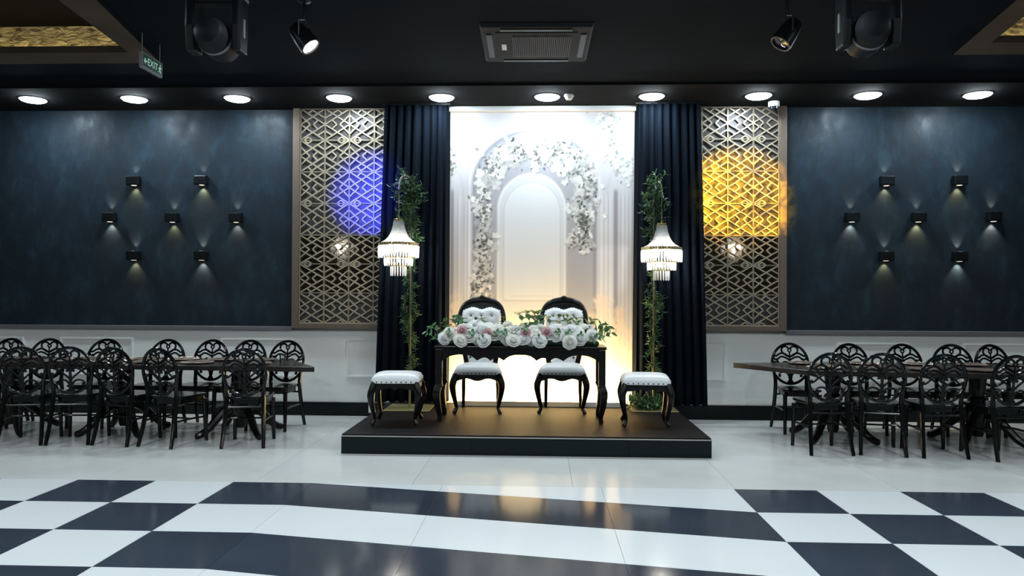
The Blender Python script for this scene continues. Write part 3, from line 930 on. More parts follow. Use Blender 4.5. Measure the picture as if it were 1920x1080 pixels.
# throne-like side chairs behind the table: front faces local +y
def louis_chair(label, loc, rz):
    t = thing('tufted_chair', label, 'chair', loc, rz, 'pair of tufted chairs behind the stage table')
    zs = 0.41
    me, ring = cushion_mesh(0.52, 0.44, 0.48, 0.105, edge=0.03)
    put('seat_cushion', me, t, (0, 0, zs))
    nails([(x, y, zs + 0.012) for x, y, z in ring], 0.042, 0.007).build('nailhead_trim', 'nail', t, smooth=True)
    b = MB()
    f = lambda u: zs - 0.055 - 0.014 * math.cos(4 * PI * u)
    apron_board(b, None, 0, -0.23, 0.23, 0.205, 0.232, f, zs + 0.005)
    apron_board(b, None, 0, -0.19, 0.19, -0.232, -0.205, f, zs + 0.005)
    for s in (-1, 1):
        mx = Matrix.Translation((s * 0.225, 0, 0)) @ Matrix.Rotation(PI / 2 + s * -0.08, 4, 'Z')
        apron_board(b, None, 0, -0.21, 0.21, -0.012, 0.012, f, zs + 0.005, mx)
    b.build('seat_rail', 'black_wood', t)
    for s in (-1, 1):
        q = MB(); cabriole(q, s * 0.225, 0.21, zs, s, 1, 1.05); q.build('leg', 'black_wood', t, smooth=True, angle=60)
        q = MB()
        c = crom([(s * 0.19, -0.215, zs + 0.05), (s * 0.19, -0.225, 0.25), (s * 0.195, -0.25, 0.0)], 5)
        q.tube(c, interp([0.030, 0.028, 0.022], len(c)), 4, square=True)
        q.build('leg', 'black_wood', t)
    # back: plane leaning backwards
    def bp(x, z, off=0.0):
        yy = -0.215 - (z - zs) * 0.16
        return (x, yy + off, z)
    # balloon outline of the frame
    half = [(0.155, 0.40), (0.165, 0.50), (0.190, 0.62), (0.225, 0.76), (0.247, 0.90), (0.247, 1.00), (0.228, 1.085), (0.185, 1.145), (0.12, 1.178), (0.05, 1.192)]
    outl = [bp(x, z) for x, z in half] + [bp(0.0, 1.197)] + [bp(-x, z) for x, z in reversed(half)]
    c = crom(outl, 5)
    rr = interp([0.024] * 3 + [0.026] * 4 + [0.030, 0.036, 0.040, 0.042, 0.040, 0.036, 0.030] + [0.026] * 4 + [0.024] * 3, len(c))
    MB().tube(c, rr, 8, flat=0.55).build('back_frame', 'black_wood', t, smooth=True, angle=70)
    pan = MB()
    ring_ = [Vector(p_) for p_ in c] 
    n_ = len(ring_)
    pan.add([tuple(p_ + Vector((0, 0.004, 0))) for p_ in ring_] + [tuple(p_ - Vector((0, 0.012, 0))) for p_ in ring_],
            [(i_, n_ - 1 - i_, n_ - 2 - i_, i_ + 1) for i_ in range(n_ // 2 - 1)] + [(n_ + i_, n_ + i_ + 1, n_ + n_ - 2 - i_, n_ + n_ - 1 - i_) for i_ in range(n_ // 2 - 1)])
    pan.build('back_panel', 'black_wood', t)
    MB().tube([bp(-0.155, 0.485), bp(0, 0.475), bp(0.155, 0.485)], 0.02, 8).build('back_rail', 'black_wood', t, smooth=True)
    cr = MB()
    p = bp(0, 1.222, 0.01)
    cr.ball(p, 0.030, 10, 6, (1.2, 0.6, 1.0))
    for s in (-1, 1):
        for k, (dx, dz, r) in enumerate(((0.034, -0.006, 0.016), (0.060, -0.016, 0.013), (0.084, -0.026, 0.010))):
            cr.ball((p[0] + s * dx, p[1], p[2] + dz), r, 8, 5, (1.5, 0.6, 0.8))
    cr.build('carved_crest', 'black_wood', t, smooth=True)
    # padded, button-tufted back
    def halfw(z):
        pts = [(0.45, 0.125), (0.55, 0.145), (0.70, 0.185), (0.85, 0.213), (0.95, 0.224), (1.03, 0.222), (1.09, 0.208), (1.14, 0.175)]
        for (z0, w0), (z1, w1) in zip(pts, pts[1:]):
            if z <= z1: return w0 + (w1 - w0) * max(0, (z - z0) / (z1 - z0))
        return pts[-1][1]
    btn = []
    for r, z in enumerate((0.56, 0.68, 0.80, 0.92, 1.02)):
        nb = 3 if r % 2 == 0 else 2
        for k in range(nb):
            btn.append(((k - (nb - 1) / 2) * 0.115, z))
    def topz(x): return 1.118 - 0.024 * math.exp(-(x / 0.05) ** 2) - 0.9 * max(0, abs(x) - 0.11) ** 1.25
    nu, nv = 30, 44
    vs, fs = [], []
    for side in (0, 1):
        for j in range(nv + 1):
            for i in range(nu + 1):
                u = -1 + 2 * i / nu
                v = j / nv
                zz = 0.45 + (1.12 - 0.45) * v
                x = u * halfw(zz)
                z = 0.45 + (topz(x) - 0.45) * v
                x = u * halfw(z)
                if side == 0:
                    edge = (1 - abs(u) ** 5) * (1 - abs(2 * v - 1) ** 9)
                    dd = 0.058 * max(0, edge) ** 0.4
                    for (bx, bz) in btn:
                        q = math.hypot(x - bx, z - bz)
                        dd -= 0.020 * math.exp(-(q / 0.020) ** 2)
                    # pleats running between neighbouring buttons
                    d1 = abs(((x / 0.0575 + z / 0.12) % 2) - 1); d2_ = abs(((x / 0.0575 - z / 0.12 + 0.67) % 2) - 1)
                    dd = max(dd, 0.0) + 0.0
                    vs.append(bp(x, z, 0.012 + dd))
                else:
                    vs.append(bp(x, z, -0.012))
    m = (nu + 1) * (nv + 1)
    for j in range(nv):
        for i in range(nu):
            o = j * (nu + 1) + i
            fs.append((o, o + 1, o + nu + 2, o + nu + 1))
            fs.append((m + o, m + o + nu + 1, m + o + nu + 2, m + o + 1))
    ring = [i for i in range(nu + 1)] + [j * (nu + 1) + nu for j in range(1, nv + 1)] + [nv * (nu + 1) + i for i in range(nu - 1, -1, -1)] + [j * (nu + 1) for j in range(nv - 1, 0, -1)]
    for k in range(len(ring)):
        a, c2 = ring[k], ring[(k + 1) % len(ring)]
        fs.append((a, m + a, m + c2, c2))
    back = MB().add(vs, fs).build('back_cushion', 'leather', t, smooth=True, angle=70)
    for (bx, bz) in btn:
        MB().ball(bp(bx, bz, 0.012 + 0.038), 0.012, 8, 5, (1, 0.6, 1)).build('tufting_button', 'button', back, smooth=True)
    nails([tuple(Vector(vs[r]) + Vector((0, 0.010, 0))) for r in ring], 0.034, 0.0065).build('nailhead_trim', 'nail', back, smooth=True)
    return t
louis_chair('black carved chair with white tufted back, behind the left half of the flower table', (-0.67, 8.20, HS), PI + 0.0)
louis_chair('black carved chair with white tufted back, behind the right half of the flower table', (0.235, 8.25, HS), PI - 0.06)

# the sweetheart table
def stage_table():
    t = thing('console_table', 'long black table with scalloped apron and curved legs, in front of the backdrop', 'table', (-0.205, 7.66, HS))
    HT = 0.745
    MB().box(-0.85, 0.85, -0.22, 0.22, HT - 0.028, HT).build('tabletop', 'black_wood', t, bevel=0.006)
    def prof(u):
        x = abs(u - 0.5) * 2
        # low at legs and at the carved points, high between
        pts = [(0, .660), (.08, .660), (.15, .642), (.205, .600), (.24, .625), (.285, .637), (.33, .624), (.365, .600), (.40, .624), (.445, .637), (.49, .622), (.53, .600), (.58, .635), (.64, .655), (.75, .662), (.85, .650), (.93, .62), (1.0, .570)]
        for (a, za), (b_, zb) in zip(pts, pts[1:]):
            if x <= b_: return za + (zb - za) * (x - a) / (b_ - a)
        return pts[-1][1]
    for y0 in (-0.205, 0.185):
        b = MB(); apron_board(b, None, 0, -0.80, 0.80, y0, y0 + 0.02, prof, HT - 0.028, n=60)
        b.build('scalloped_apron', 'black_wood', t)
    for s in (-1, 1):
        b = MB(); apron_board(b, None, 0, -0.18, 0.18, -0.01, 0.01, lambda u: 0.64 - 0.02 * math.cos(2 * PI * u), HT - 0.028, Matrix.Translation((s * 0.805, 0, 0)) @ Matrix.Rotation(PI / 2, 4, 'Z'))
        b.build('end_apron', 'black_wood', t)
    for sx in (-1, 1):
        for sy in (-1, 1):
            q = MB()
            x, y = sx * 0.805, sy * 0.19
            q.box(x - 0.034, x + 0.034, y - 0.03, y + 0.03, 0.36, HT - 0.03)
            leg = q.build('leg', 'black_wood', t, bevel=0.004)
            q = MB()
            q.box(x - 0.040, x + 0.040, y - 0.036, y + 0.036, 0.345, 0.362)
            q.build('collar', 'black_wood', leg, bevel=0.004)
            c = crom([(x, y, 0.35), (x + sx * 0.022, y + sy * 0.02, 0.28), (x + sx * 0.010, y + sy * 0.01, 0.16), (x - sx * 0.010, y - sy * 0.004, 0.05), (x - sx * 0.004, y, 0.0)], 5)
            q = MB().tube(c, interp([0.046, 0.052, 0.042, 0.030, 0.034], len(c)), 4, square=True)
            q.build('curved_foot', 'black_wood', leg, bevel=0.004)
    return t
stage_table()

# ------------------------------------------------------------------ flowers
def petal(b, ang, r, h, w, tilt, curl, z0, n=4):
    # a cupped petal rising from the centre
    ca, sa = math.cos(ang), math.sin(ang)
    vs, fs = [], []
    for j in range(n + 1):
        v = j / n
        rad = r * (0.25 + 0.75 * math.sin(v * PI / 2)) * (1 + curl * v * v)
        z = z0 + h * math.sin(v * PI / 2 * tilt)
        ww = w * math.sin(0.35 + v * 2.2) 
        for i in range(3):
            u = (i - 1)
            x = rad - abs(u) * ww * 0.25
            y = u * ww
            vs.append((x * ca - y * sa, x * sa + y * ca, z - abs(u) * 0.004))
    for j in range(n):
        for i in range(2):
            o = j * 3 + i
            fs.append((o, o + 1, o + 4, o + 3))
    b.add(vs, fs)
def rose_mesh(seed, mat, R_=0.06):
    rnd = random.Random(seed)
    b = MB()
    b.ball((0, 0, R_ * 0.42), R_ * 0.40, 8, 5, (1, 1, 1.1))
    for ring, (k, r, h, w, tl, cu) in enumerate(((4, .42, .95, .42, 1.0, -.25), (5, .62, .88, .50, 1.0, -.1), (6, .86, .66, .56, 1.0, .05), (7, 1.05, .36, .58, 1.05, .12))):
        o = rnd.uniform(0, 6)
        for i in range(k):
            petal(b, o + 2 * PI * i / k + rnd.uniform(-.12, .12), R_ * r, R_ * h * rnd.uniform(.9, 1.1), R_ * w, tl, cu, 0.0)
    return b.mesh('rose', mat, smooth=True, angle=85)
def leaf_geo(b, base, direction, length, width, droop=0.25, up=Vector((0, 0, 1))):
    d = Vector(direction).normalized()
    s = d.cross(up)
    if s.length < 1e-3: s = Vector((1, 0, 0))
    s.normalize()
    n = s.cross(d)
    p0 = Vector(base)
    vs = []
    for t, w in ((0.0, 0.08), (0.3, 0.85), (0.6, 1.0), (1.0, 0.05)):
        c = p0 + d * (length * t) - Vector((0, 0, 1)) * (droop * length * t * t)
        vs += [c - s * (width * w / 2) + n * 0.004, c - n * 0.002, c + s * (width * w / 2) + n * 0.004]
    fs = []
    for j in range(3):
        for i in range(2):
            o = j * 3 + i
            fs.append((o, o + 1, o + 4, o + 3))
    b.add([tuple(v) for v in vs], fs)

fl = thing('flower_arrangement', 'long low arrangement of white roses with a few dusty pink ones on the black table', 'flowers', (-0.20, 7.66, HS + 0.745))
MB().box(-0.78, 0.78, -0.11, 0.11, 0.0, 0.05).build('moss_base', 'leaf_a', fl, bevel=0.02)
roses = [rose_mesh(1, 'petal'), rose_mesh(2, 'petal_b'), rose_mesh(3, 'petal'), rose_mesh(4, 'petal_b')]
pinks = [rose_mesh(5, 'petal_pink')]
rnd = random.Random(21)
def add_rose(me, x, y, z, s, dirv):
    q = Vector(dirv).to_track_quat('Z', 'Y').to_euler()
    o = put('rose', me, fl, (x, y, z), q, (s, s, s))
    return o
# front row: blooms hanging a little over the table edge
xs = [-0.79, -0.69, -0.60, -0.53, -0.43, -0.33, -0.24, -0.14, -0.06, 0.03, 0.11, 0.19, 0.28, 0.38, 0.46, 0.55, 0.63, 0.70]
for i, x in enumerate(xs):
    z = 0.075 + rnd.uniform(-0.02, 0.045)
    y = -0.15 + rnd.uniform(-.03, .03)
    s = rnd.uniform(0.80, 1.15)
    if i in (2, 5, 8, 11, 14): y, z, s = -0.225, 0.048, 1.12
    add_rose(rnd.choice(roses), x + rnd.uniform(-.025, .025), y, z, s, (rnd.uniform(-.6, .6), -1, rnd.uniform(-.05, .8)))
# middle and top rows
for row, (y, z, n, sd) in enumerate(((-0.10, 0.115, 17, 1.0), (-0.03, 0.155, 18, 1.0), (0.05, 0.165, 16, .95), (0.11, 0.12, 13, .95))):
    for i in range(n):
        x = -0.74 + 1.44 * (i + 0.5) / n + rnd.uniform(-.03, .03)
        zz = z + rnd.uniform(-.025, .03) - 0.06 * max(0, abs(x + .02) - .55) / .2
        if rnd.random() < 0.16: continue
        add_rose(rnd.choice(roses), x, y + rnd.uniform(-.02, .02), zz, rnd.uniform(.65, 1.15) * sd, (rnd.uniform(-.7, .7), -0.9 + 0.35 * row, rnd.uniform(.5, 1.1)))
for x, z in ((-0.585, 0.15), (-0.33, 0.125), (0.045, 0.135), (0.255, 0.14)):
    add_rose(pinks[0], x, -0.165, z, 0.78, (rnd.uniform(-.2, .2), -1, .25))
# small filler blossoms and leaf sprigs
def sprig_mesh(name, n, L, lw, ll, mat, seed, spread=1.0):
    r_ = random.Random(seed)
    b = MB()
    c = crom([(0, 0, 0), (L * .04, 0, L * .35), (L * .12, L * .03, L * .7), (L * .26, L * .04, L)], 4)
    b.tube(c, interp([0.0035, 0.0022, 0.0012], len(c)), 4)
    for k in range(n):
        t = 0.18 + 0.80 * k / (n - 1)
        p = c[min(int(t * (len(c) - 1)), len(c) - 1)]
        a = k * 2.4 + r_.uniform(-.4, .4)
        d = (math.cos(a) * spread, math.sin(a) * spread, r_.uniform(.35, .9))
        leaf_geo(b, p, d, ll * r_.uniform(.75, 1.15), lw * r_.uniform(.8, 1.1), r_.uniform(.0, .5))
    return b.mesh(name, mat, smooth=False)
broad = [sprig_mesh('leaf_sprig', 8, 0.17, 0.052, 0.080, 'leaf_c', s) for s in (1, 2)] + [sprig_mesh('leaf_sprig', 7, 0.15, 0.048, 0.075, 'leaf_d', 3)]
for x, y, z, az, el, s in [(-0.80, 0.0, .07, 2.6, .75, 1.0), (-0.74, .05, .08, 2.0, 1.1, 1.1), (-0.83, -.06, .05, 3.0, .5, .9), (-0.66, .08, .12, 1.8, 1.25, 1.0), (-0.60, .1, .12, 1.2, 1.2, .9), (-0.46, .1, .14, 1.4, 1.1, .8), (-0.38, .1, .14, 1.6, 1.2, .8),
                           (-0.20, .09, .15, .8, 1.1, .8), (0.02, .02, .15, 1.6, 1.3, 1.1), (0.08, .0, .15, 1.2, 1.2, 1.2), (0.13, .05, .14, .9, 1.2, 1.2), (0.19, .06, .15, 1.3, 1.25, 1.1), (0.30, .1, .14, 1.6, 1.2, .9), (0.40, .1, .14, 1.2, 1.2, 1.0), (0.47, .1, .14, 1.0, 1.15, 1.0), (0.55, .1, .13, .8, 1.1, .9),
                           (0.70, .0, .09, .3, .7, 1.1), (0.74, -.05, .06, .0, .35, 1.1), (0.74, .05, .08, .4, .5, 1.2), (0.66, .08, .12, .6, .9, 1.0), (-.25, -.14, .10, -1.5, .4, .6), (.02, -.14, .12, -1.4, .6, .6), (.36, -.14, .11, -1.6, .5, .6), (-.50, -.14, .1, -1.5, .4, .6), (.55, -.14, .09, -1.2, .4, .6), (-.70, -.17, .10, -1.9, .5, .6), (-.16, -.17, .10, -1.7, .5, .6), (.14, -.18, .07, -1.3, .3, .6), (.45, -.18, .1, -1.4, .5, .6), (-.40, -.18, .06, -1.4, .3, .6), (.66, -.15, .06, -.6, .3, .9), (-.64, .02, .17, 1.4, .9, .8)]:
    d = Vector((math.cos(az) * math.cos(el), math.sin(az) * math.cos(el), math.sin(el)))
    put('leaf_sprig', rnd.choice(broad), fl, (x, y, z), d.to_track_quat('Z', 'Y').to_euler(), (s, s, s))
fb = MB()
for _ in range(26): fb.ball((rnd.uniform(-.03, .03), rnd.uniform(-.03, .03), rnd.uniform(-.02, .03)), rnd.uniform(.005, .009), 5, 4)
filler = fb.mesh('filler_blossom', 'petal_b', smooth=True)
for i in range(22):
    put('filler_blossom', filler, fl, (rnd.uniform(-.74, .74), rnd.uniform(-.17, -.04), rnd.uniform(.09, .19)), (rnd.uniform(0, 3), 0, rnd.uniform(0, 3)))

# ------------------------------------------------------------------ chandelier stands, garlands, chandeliers
def make_stand(label, x, y, top, hx, hy, hz, px, py):
    t = thing('lamp_stand', label, 'stand', (x, y, HS), 0, 'gold stands holding the chandeliers')
    MB().box(px - 0.25, px + 0.25, py - 0.25, py + 0.25, 0.0, 0.010).build('base_plate', 'gold_plate', t, bevel=0.003)
    pts = [(0, 0, 0.01), (0, 0, 1.2), (0, 0, top - 0.28), (hx * 0.05, hy * 0.05, top - 0.10), (hx * 0.4, hy * 0.4, top), (hx * 0.85, hy * 0.85, top - 0.04), (hx, hy, top - 0.16)]
    MB().tube(crom(pts, 6), 0.011, 8).build('bent_pole', 'pole', t, smooth=True)
    MB().tube([(hx, hy, top - 0.16), (hx, hy, hz + 0.02)], 0.004, 6).build('hanging_rod', 'gold', t, smooth=True)
    return t
def strand_curve(n):
    pts = [(0.050, 0.60), (0.058, 0.55), (0.075, 0.49), (0.105, 0.43), (0.15, 0.385), (0.212, 0.355)]
    c = crom([(r, 0, z) for r, z in pts], 8)
    return c[::max(1, len(c) // n)]
bm_ = MB()
for p in strand_curve(20): bm_.ball(tuple(p), 0.0095, 6, 4)
strand_me = bm_.mesh('bead_strand', 'crystal', smooth=True)
def drop_me(h, w):
    b = MB()
    b.lathe([(0.0, -h), (w * .7, -h + w), (w, -h * .55), (w, -0.012), (0.0015, 0.0)], 6)
    return b.mesh('crystal_drop', 'crystal')
d1, d2, d3 = drop_me(0.135, 0.0095), drop_me(0.09, 0.0085), drop_me(0.11, 0.0085)
def chandelier(label, loc):
    t = thing('crystal_chandelier', label, 'chandelier', loc, 0, 'crystal chandeliers on the gold stands')
    MB().lathe([(0.040, 0.585), (0.052, 0.59), (0.055, 0.625), (0.050, 0.63), (0.02, 0.632)], 20).build('crown', 'gold', t, smooth=True)
    MB().tube([(0.0, 0.0, 0.63), (0.0, 0.0, 0.66)], 0.007, 6).build('hook', 'gold', t)
    for k in range(40): put('bead_strand', strand_me, t, rot=(0, 0, 2 * PI * k / 40))
    for (r, z, h, nd, me) in ((0.215, 0.337, 0.030, 44, d1), (0.150, 0.203, 0.010, 30, d2), (0.082, 0.113, 0.010, 17, d3)):
        rg = MB().lathe([(r - 0.004, z), (r + 0.003, z), (r + 0.003, z + h), (r - 0.004, z + h), (r - 0.004, z)], 36, caps=False).build('tier_ring', 'gold', t, smooth=True)
        for k in range(nd):
            a = 2 * PI * k / nd
            put('crystal_drop', me, rg, (r * math.cos(a), r * math.sin(a), z), (0, 0, a))
    sp = MB()
    for k in range(3):
        a = 2 * PI * k / 3
        sp.tube([(0.0, 0, 0.60), (0.012 * math.cos(a), 0.012 * math.sin(a), 0.40), (0.07 * math.cos(a), 0.07 * math.sin(a), 0.34)], 0.004, 5)
        sp.tube([(r_ * math.cos(a), r_ * math.sin(a), z_) for r_, z_ in ((0.215, 0.345), (0.15, 0.21), (0.082, 0.12))], 0.003, 5)
    sp.build('inner_arms', 'gold', t)
    for k in range(4):
        a = 2 * PI * k / 4 + 0.4
        MB().ball((0.085 * math.cos(a), 0.085 * math.sin(a), 0.30), 0.02, 8, 6, (1, 1, 1.5)).build('bulb', 'bulb', t, smooth=True)
    MB().ball((0, 0, 0.18), 0.016, 8, 6, (1, 1, 1.4)).build('bulb', 'bulb', t, smooth=True)
    return t
make_stand('gold stand with bent top holding the left chandelier', -1.445, 8.30, 2.56, -0.115, -0.10, 2.26 - HS + 0.02, 0.0, 0.02)
make_stand('gold stand with bent top holding the right chandelier', 1.235, 8.36, 2.50, 0.075, -0.06, 2.19 - HS + 0.04, 0.0, 0.09)
chandelier('lit tiered crystal chandelier hanging before the left curtain', (-1.56, 8.20, 1.625))
chandelier('lit tiered crystal chandelier hanging before the right curtain', (1.31, 8.30, 1.59))

for lab, x, y in (('crystal chandelier hanging in the hall behind the camera, seen in the left mirror panel', -5.35, -2.4), ('crystal chandelier hanging in the hall behind the camera, seen in the right mirror panel', 5.05, -2.4)):
    hc = chandelier(lab, (x, y, 2.35))
    hc.scale = (1.35, 1.35, 1.35)
    hc['group'] = 'chandeliers hanging in the hall behind the camera'
    MB().tube([(0, 0, 0.66), (0, 0, (ZC - 2.35) / 1.35)], 0.006, 6).build('suspension_rod', 'gold', hc)
willow = [sprig_mesh('willow_sprig', 12, 0.20, 0.026, 0.10, m_, s, 0.75) for s, m_ in ((11, 'leaf_a'), (12, 'leaf_b'), (13, 'leaf_a'), (14, 'leaf_b'))]
def garland(label, x, y, z0, z1, seed, bulges, foot=False, arch=None):
    g = thing('leaf_garland', label, 'garland', (x, y, HS), 0, 'green garlands wound round the gold stands')
    r_ = random.Random(seed)
    pts = []
    for k in range(60):
        t = k / 59
        a = t * 14
        pts.append((0.022 * math.cos(a), 0.022 * math.sin(a), z0 + (z1 - z0) * t))
    MB().tube(pts, 0.005, 5).build('vine_stem', 'stem', g, smooth=True)
    n = 125
    for k in range(n):
        t = (k + r_.random() * .5) / n
        z = z0 + (z1 - z0) * t
        a = r_.uniform(0, 2 * PI)
        el = r_.uniform(-1.4, -0.7) if r_.random() < .7 else r_.uniform(.5, 1.3)
        d = Vector((math.cos(a) * math.cos(el), math.sin(a) * math.cos(el), math.sin(el)))
        s = r_.uniform(.36, .58)
        for (bz, br, bs) in bulges:
            if abs(z - bz) < br: s = max(s, bs * r_.uniform(.7, 1.1))
        if z > 1.35 and z < 2.0 and not any(abs(z - bz) < br for bz, br, bs in bulges): s *= .8
        put('willow_sprig', r_.choice(willow), g, (0.02 * math.cos(a), 0.02 * math.sin(a), z), d.to_track_quat('Z', 'Y').to_euler(), (s, s, s))
    for (bz, br, bs) in bulges:
        for k in range(int(br * 60)):
            a = r_.uniform(0, 2 * PI); el = r_.uniform(-1.2, .8)
            d = Vector((math.cos(a) * math.cos(el), math.sin(a) * math.cos(el), math.sin(el)))
            s = bs * r_.uniform(.75, 1.1)
            put('willow_sprig', r_.choice(willow), g, (0.02 * math.cos(a), 0.02 * math.sin(a), bz + r_.uniform(-br, br)), d.to_track_quat('Z', 'Y').to_euler(), (s, s, s))
    if arch:
        hx, hy, top = arch
        path = crom([(0, 0, top - 0.28), (hx * 0.05, hy * 0.05, top - 0.10), (hx * 0.4, hy * 0.4, top), (hx * 0.85, hy * 0.85, top - 0.04), (hx, hy, top - 0.16)], 6)
        for k in range(20):
            p_ = path[r_.randrange(len(path))]
            a = r_.uniform(0, 2 * PI); el = r_.uniform(-1.2, .9)
            d = Vector((math.cos(a) * math.cos(el), math.sin(a) * math.cos(el), math.sin(el)))
            s = r_.uniform(.5, .8)
            put('willow_sprig', r_.choice(willow), g, tuple(p_), d.to_track_quat('Z', 'Y').to_euler(), (s, s, s))
    if foot:
        for k in range(26):
            a = r_.uniform(0, 2 * PI)
            d = Vector((math.cos(a), math.sin(a), r_.uniform(.05, .5)))
            s = r_.uniform(.7, 1.0)
            put('willow_sprig', r_.choice(willow), g, (-0.02 + r_.uniform(-.10, .06), 0.02 + r_.uniform(-.04, .04), 0.03), d.to_track_quat('Z', 'Y').to_euler(), (s, s, s))
    return g
garland('leafy green garland wound round the left gold stand', -1.445, 8.30, 0.30, 2.50, 31, [(2.34, .16, .85), (2.08, .15, .7), (1.0, .10, .55)], False, (-0.115, -0.10, 2.56))
garland('leafy green garland wound round the right gold stand, trailing onto its base', 1.235, 8.36, 0.04, 2.46, 47, [(2.30, .14, .75), (1.95, .12, .6), (1.2, .12, .62)], True, (0.075, -0.06, 2.50))

# ================================================================== DINING CHAIRS
def dining_chair(label):
    t = thing('dining_chair', label, 'chair')
    seat_poly = []
    for a in range(40):
        th = 2 * PI * a / 40
        c, s = math.cos(th), math.sin(th)
        e = 0.38
        y = math.copysign(abs(s) ** e, s) * 0.205 + 0.01
        hw = 0.190 + 0.016 * (y / 0.205)
        seat_poly.append((math.copysign(abs(c) ** e, c) * hw, y))
    MB().prism(seat_poly, 0.438, 0.462).build('seat', 'black_gloss', t, bevel=0.006)
    MB().prism([(x * .90, y * .90) for x, y in seat_poly], 0.392, 0.439).build('seat_apron', 'black_gloss', t)
    for s in (-1, 1):
        c = [(s * 0.178, 0.165, 0.41), (s * 0.182, 0.172, 0.2), (s * 0.186, 0.185, 0.0)]
        MB().tube(c, [0.023, 0.020, 0.017], 8, square=False).build('leg', 'black_gloss', t, smooth=True)
    def back(u, v, off=0.0):
        z = 0.695 + v * 0.215
        return (u * 0.195, -0.195 - (z - 0.46) * 0.13 - 0.02 * (1 - u * u) * 0.6 + off, z)
    for s in (-1, 1):
        pts = [(s * 0.188, -0.285, 0.0), (s * 0.176, -0.235, 0.2), (s * 0.166, -0.198, 0.44), (s * 0.170, -0.205, 0.56), back(s * 0.985, -0.10)]
        c = crom(pts, 5)
        MB().tube(c, interp([0.017, 0.020, 0.022, 0.019, 0.016], len(c)), 8).build('leg', 'black_gloss', t, smooth=True)
    ring = [back(math.cos(a), math.sin(a)) for a in [2 * PI * k / 44 for k in range(44)]]
    fr = MB().tube(ring, 0.0150, 8, closed=True).build('back_ring', 'black_gloss', t, smooth=True)
    o = MB()
    def cv(pts, r=0.0108, n=5, both=True):
        for s in ((-1, 1) if both else (1,)):
            c = crom([back(s * u, v) for u, v in pts], 4)
            rr = r if not isinstance(r, (list, tuple)) else interp(list(r), len(c))
            o.tube(c, rr, n)
    # heart at the top with a rosette between its lobes
    cv([(0, .34), (.22, .44), (.42, .60), (.42, .78), (.26, .87), (.10, .82), (.03, .72)])
    o.tube([back(.085 * math.cos(a), .68 + .085 * math.sin(a)) for a in [2 * PI * k / 10 for k in range(10)]], 0.009, 5, closed=True)
    cv([(0, .60), (0, .40), (0, .2)], 0.009, both=False)
    # side sprays
    cv([(.04, .36), (.28, .50), (.52, .52), (.74, .40), (.84, .40)])
    cv([(.03, .20), (.22, .30), (.46, .36), (.66, .24), (.70, .12), (.60, .10)])
    cv([(.92, .34), (.80, .20), (.70, .26)])
    cv([(.06, .06), (.30, .10), (.52, -.02), (.74, -.20), (.93, -.24)], .0095)
    cv([(.04, -.38), (.30, -.16), (.58, .02), (.93, .12)], .0095)
    cv([(.05, -.62), (.20, -.46), (.42, -.42), (.60, -.50), (.62, -.62), (.52, -.62)], (.012, .010, .009, .009, .009, .010))
    # palmette and baluster down the middle
    c = [back(0, .22), back(0, .05), back(0, -.05), back(0, -.2), back(0, -.35), back(0, -.5), back(0, -.66), back(0, -.78), back(0, -.90), back(0, -.98)]
    o.tube(c, [.010, .022, .016, .012, .020, .014, .026, .018, .036, .030], 8, flat=0.5)
    for s in (-1, 1):
        o.ball(back(s * .15, -.02), 0.014, 6, 4); o.ball(back(s * .83, -.16), 0.014, 6, 4); o.ball(back(s * .56, -.58), 0.012, 6, 4)
    o.build('openwork_splat', 'black_gloss', fr, smooth=True, angle=70)
    for s in (-1, 1):
        MB().tube([(s * 0.180, 0.172, 0.235), (s * 0.178, -0.03, 0.24), (s * 0.176, -0.226, 0.235)], 0.010, 6).build('side_stretcher', 'black_gloss', t, smooth=True)
    MB().tube([(-0.179, -0.02, 0.24), (0.179, -0.02, 0.24)], 0.009, 6).build('cross_stretcher', 'black_gloss', t, smooth=True)
    MB().tube([(-0.168, -0.205, 0.37), (0.168, -0.205, 0.37)], 0.010, 6).build('back_rail', 'black_gloss', t, smooth=True)
    return t

rows = []
D = math.radians
nearL = [(-2.78, 7.15, D(8)), (-3.475, 7.12, D(-16)), (-3.96, 7.18, D(-10)), (-4.465, 7.20, D(8)), (-4.90, 7.13, D(12))]
farL = [(-2.80, 7.93, D(-7)), (-3.225, 7.96, D(-6)), (-3.65, 7.97, D(-6)), (-4.12, 7.96, D(0)), (-4.80, 7.96, D(3)), (-5.44, 7.95, D(4)), (-5.90, 7.95, D(0))]
nearR = [(2.60, 7.17, D(2)), (3.12, 7.17, D(-12)), (3.585, 7.10, D(-3)), (4.10, 7.02, D(8))]
farR = [(2.71, 8.12, D(0)), (3.36, 8.10, D(4)), (3.92, 8.10, D(2)), (4.38, 8.08, D(-9)), (4.88, 8.10, D(9))]
proto = None
for lst, lab, grp, add in ((nearL, 'near side of the left table, %s from the stage', 'near row of chairs at the left table', 0.0),
                      (farL, 'wall side of the left table, %s from the stage', 'far row of chairs at the left table', PI),
                      (nearR, 'near side of the right table, %s from the stage', 'near row of chairs at the right table', 0.0),
                      (farR, 'wall side of the right table, %s from the stage', 'far row of chairs at the right table', PI)):
    for i, (x, y, a) in enumerate(lst):
        L = 'black oval openwork-back dining chair, ' + lab % ORD[i]
        if proto is None:
            proto = dining_chair(L); c = proto
            c.location = (x, y, 0); c.rotation_euler = (0, 0, a + add)
        else:
            c = copy_thing(proto, L, (x, y, 0), a + add)
        c['group'] = grp

